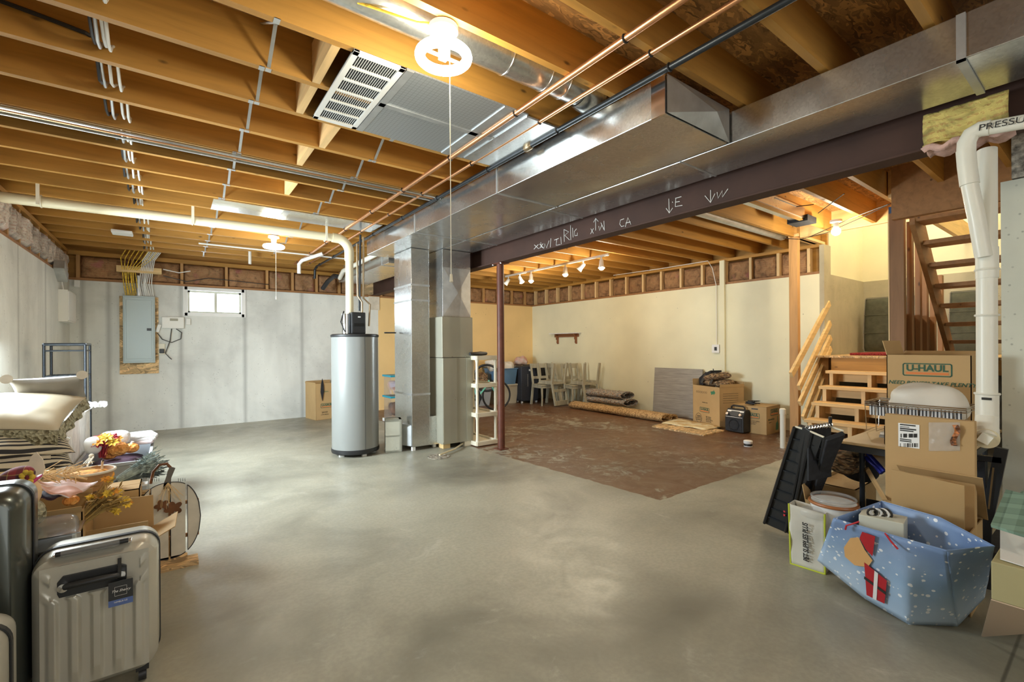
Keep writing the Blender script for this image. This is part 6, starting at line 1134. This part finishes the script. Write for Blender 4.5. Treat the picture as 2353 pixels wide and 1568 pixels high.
M().add([BLf,BMf,BRf,BRc,BRb,BBb],[(0,1,2,3,4,5)]).build('bag_base','pale_blue',gf)
def rimtube(cs,mt): return M().tube(cs,.003,5).build('folded_rim',mt,gf)
rimtube([TLf,TRf],'snow'); rimtube([TRf,TRb],'snow'); rimtube([TRb,TBm,TLb],'snow')
def Fp(a,b):   # a,b in 0..1 across and up on the front panel
    bt=BLf.lerp(BRc,a) if False else None
    cs=[BLf,BMf,BRf,BRc]; s=a*3; i=min(int(s),2); p=cs[i].lerp(cs[i+1],s-i); q=TLf.lerp(TRf,a); return p.lerp(q,b)
nf=((TRf-TLf).cross(TLf-BLf)).normalized(); 
if nf.dot(V((0,0,CH))-TLf)<0: nf=-nf
def patch_(poly,mt,nm,off=.010):
    vs=[Fp(a,b)+nf*off for a,b in poly]; c=sum(vs,V((0,0,0)))/len(vs); n=len(vs); return M().add(vs+[c],[(i,(i+1)%n,n) for i in range(n)]).build(nm,mt,gf)
patch_([(.16,.60),(.20,.80),(.27,.86),(.33,.72),(.40,.62),(.36,.50),(.26,.42),(.18,.46)],'tan_print','printed_sack'); patch_([(.28,.86),(.30,1.0-.04),(.42,.95),(.40,.68),(.34,.74)],mat('red_print',(.50,.02,.03),.5),'printed_parcel',.012)
patch_([(.33,.55),(.52,.44),(.50,.12),(.36,.10)],'red_print','printed_parcel',.011); patch_([(.335,.36),(.515,.29),(.515,.25),(.335,.32)],'print_black','printed_ribbon',.013); patch_([(.42,.505),(.45,.49),(.44,.11),(.41,.105)],'print_white','printed_ribbon',.0135)
gbx=thing('gift_box','cream gift box with black and white striped ribbon inside the gift bag','gift box',FL(2000,1215,.33)); c=V((2.78,.725,.462)); M().box(c+V((-.065,-.085,-.16)),c+V((.065,.085,.0)),rot=Matrix.Rotation(.12,3,'Z')).build('box_body',mat('cream_paper',(.62,.62,.52),.6),gbx,bev=.003)
for k in range(5): M().torus(c+V((-.045+.012*k,.03-.012*k,.016)),.020,.005,(.6,.5-.2*k,.2),18,6).build('ribbon_loop','print_black' if k%2==0 else 'print_white',gbx,smooth=True)
tag(M().tube([TLf+V((.02,-.05,.0)),TLf+V((-.01,-.06,-.03)),TLf+V((-.02,-.08,-.01)),TLf+V((.0,-.10,.01))],.004,6).build('ribbon_cord','red_print',gf,smooth=True),'red cord','cord') if False else M().tube([TLf.lerp(TRf,.13)+nf*.008+V((0,0,-.03)),TLf.lerp(TRf,.15)+nf*.02+V((0,0,.0)),TLf.lerp(TRf,.20)+nf*.015+V((0,0,.01)),TLf.lerp(TRf,.26)+V((0,0,.02))],.004,6).build('cord_handle','red_print',gf,smooth=True)
M().tube([TLf.lerp(TRf,.50)+V((0,0,.0)),TLf.lerp(TRf,.56)+nf*.012+V((0,0,-.02)),TLf.lerp(TRf,.62)+nf*.012+V((0,0,-.045))],.004,6).build('cord_handle','red_print',gf,smooth=True)
# carton at lower right with plaid lid
kc=FL(2277,1290,.50); zlo=None
RB=thing('plaid_lid_carton','kraft carton with torn hanging flap, green plaid lid and white paper, lower right edge','box',kc)
zb2=.36; M().box((kc.x,kc.y-.34,zb2),(kc.x+.36,kc.y,.50)).box((kc.x,kc.y-.6,zb2),(kc.x+.36,kc.y-.33,.50)).build('box_body',mat('kraft_pale',(.40,.36,.19),.8,kind=K_noise,ns=3,lo=.93,hi=1.06),RB,bev=.004)
A=V((kc.x-.002,kc.y,zb2)); B=V((kc.x-.002,kc.y-.22,zb2)); C=FL(2255,1462,.02)
M().add([A,B,C+V((.0,-.005,0)),C],[(0,1,2,3)]).build('torn_flap',mat('flap_pink',(.50,.38,.27),.8),RB,solid=.004)
M().box((kc.x+.02,kc.y-.62,0),(kc.x+.34,kc.y-.27,zb2)).build('lower_carton','cardboard_in',RB)
M().add([V((p.x,p.y,z_)) for z_ in (.503,.506) for p in (FL(2298,1286,.503),FL(2400,1318,.503),FL(2400,1245,.503),FL(2298,1218,.503))],[(0,1,2,3),(7,6,5,4),(0,4,5,1),(1,5,6,2),(2,6,7,3),(3,7,4,0)]).build('white_paper','print_white',RB)
a=FL(2277,1209,.585);b_=FL(2400,1247,.585);c2=FL(2400,1150,.66);d2=FL(2312,1128,.66)
M().grid(lambda u_,v:a.lerp(b_,u_).lerp(d2.lerp(c2,u_),v),6,6).build('plaid_lid','green_plaid',RB,solid=.012); M().bar(d2+V((0,0,-.012)),d2.lerp(a,.3)+V((.02,0,-.04)),.01,.01).box(FL(2330,1180,.50)+V((0,-.2,0)),FL(2330,1180,.50)+V((.05,-.02,.10))).build('lid_support','green_plaid',RB)
# black folding ramp
tr_=thing('folding_ramp','long black plastic folding ramp pair with hinges leaning on the table corner','ramp',FL(1790,1215))
def pnl(P_,nm,mt,ext,**k):
    A,B,C,D=P_; n=(B-A).cross(D-A).normalized()*ext; return M().add([A,B,C,D,A+n,B+n,C+n,D+n],[(0,1,2,3),(7,6,5,4),(0,4,5,1),(1,5,6,2),(2,6,7,3),(3,7,4,0)]).build(nm,mt,tr_,**k)
bl=FL(1757,1205,.03);bm=FL(1806,1226,.02);brr=FL(1842,1218,.03); zt3=.80
tl=FL(1828,981,zt3);tm=FL(1856,989,zt3-.01); tm2=FL(1862,992,zt3-.01);tr3=FL(1893,1005,zt3-.03);tb4=FL(1936,990,zt3+.01); bb4=FL(1868,1150,.22); t5=FL(1908,981,zt3+.0)
for nm,A,B,C,D in (('left_panel',bl,bm,tm,tl),('right_panel',bm+V((.004,-.004,0)),brr,tr3,tm2)):
    pnl((A,B,C,D),nm,'black',-.05,bev=.01)
    nn=(B-A).cross(D-A).normalized(); nn=nn if nn.dot(V((0,0,CH))-A)>0 else -nn
    for k in range(1,10): f_=k/10; M().bar(A.lerp(D,f_)+nn*.006,B.lerp(C,f_)+nn*.006,.010,.006,nn).build('cross_rib','black_metal',tr_)
    M().tube([A.lerp(D,.02)+nn*.01,D+nn*.01],.010,6).build('side_rail','black',tr_,smooth=True); M().tube([B.lerp(C,.02)+nn*.01,C+nn*.01],.008,6).build('side_rail','black',tr_,smooth=True)
pnl((tr3,brr,bb4,tb4),'rear_panel','black_matte',.03,bev=.006); M().tube([tl,tm],.006,6).tube([tm2,tr3],.006,6).tube([t5,tb4],.006,6).build('rubber_lip','cream_plastic',tr_)
for k in range(9): f_=k/8; M().torus(tm.lerp(t5,f_)+V((0,0,.01)),.014,.004,(t5-tm),12,6).build('hinge_knuckle','chrome',tr_)
M().tube([t5+V((-.0,0,0)),t5+V((0,0,.06))],.010,8).build('hinge_pin','black_metal',tr_); lp=bl.lerp(tl,.17).lerp(bm.lerp(tm,.17),.72); M().bar(lp+V((-.012,-.012,-.0)),lp+V((-.008,-.012,.05)),.014,.012,(1,0,0)).build('red_latch',mat('red_latch',(.55,.02,.03),.4),tr_,bev=.003)
M().add([t5,tm+V((.0,0,0)),tm+V((0,0,-.3)),t5+V((0,0,-.3))],[(0,1,2,3)]).build('inner_web','black_matte',tr_,solid=.01)
# dark folding chair legs near the concrete wall
dk=thing('folding_stand','black folded metal frame standing between the drain stack and the concrete wall','frame',(3.6,.35,0))
a=XP(2300,1050,3.5);b_=XP(2272,1190,3.5); M().bar(XP(2302,1030,3.6),XP(2268,1195,3.6),.05,.03).build('frame_leg','black',dk); M().bar(XP(2248,1052,3.6),XP(2302,1058,3.6),.03,.03).build('frame_bar','black',dk); M().bar(XP(2283,1075,3.58),XP(2272,1170,3.58),.008,.008).build('brace_rod','chrome',dk); M().bar(XP(2255,1060,3.6),XP(2262,1215,3.62),.03,.03).build('frame_leg','black_matte',dk); M().bar(XP(2268,1195,3.6),V((3.6,XP(2262,1215,3.6).y,0)),.04,.03).build('frame_leg','black',dk)
tag(M().box((3.45,.36,.0),(3.9,.48,.20)).build('dark_bin','black_matte'),'dark bin on the floor behind the gift bag','bin')
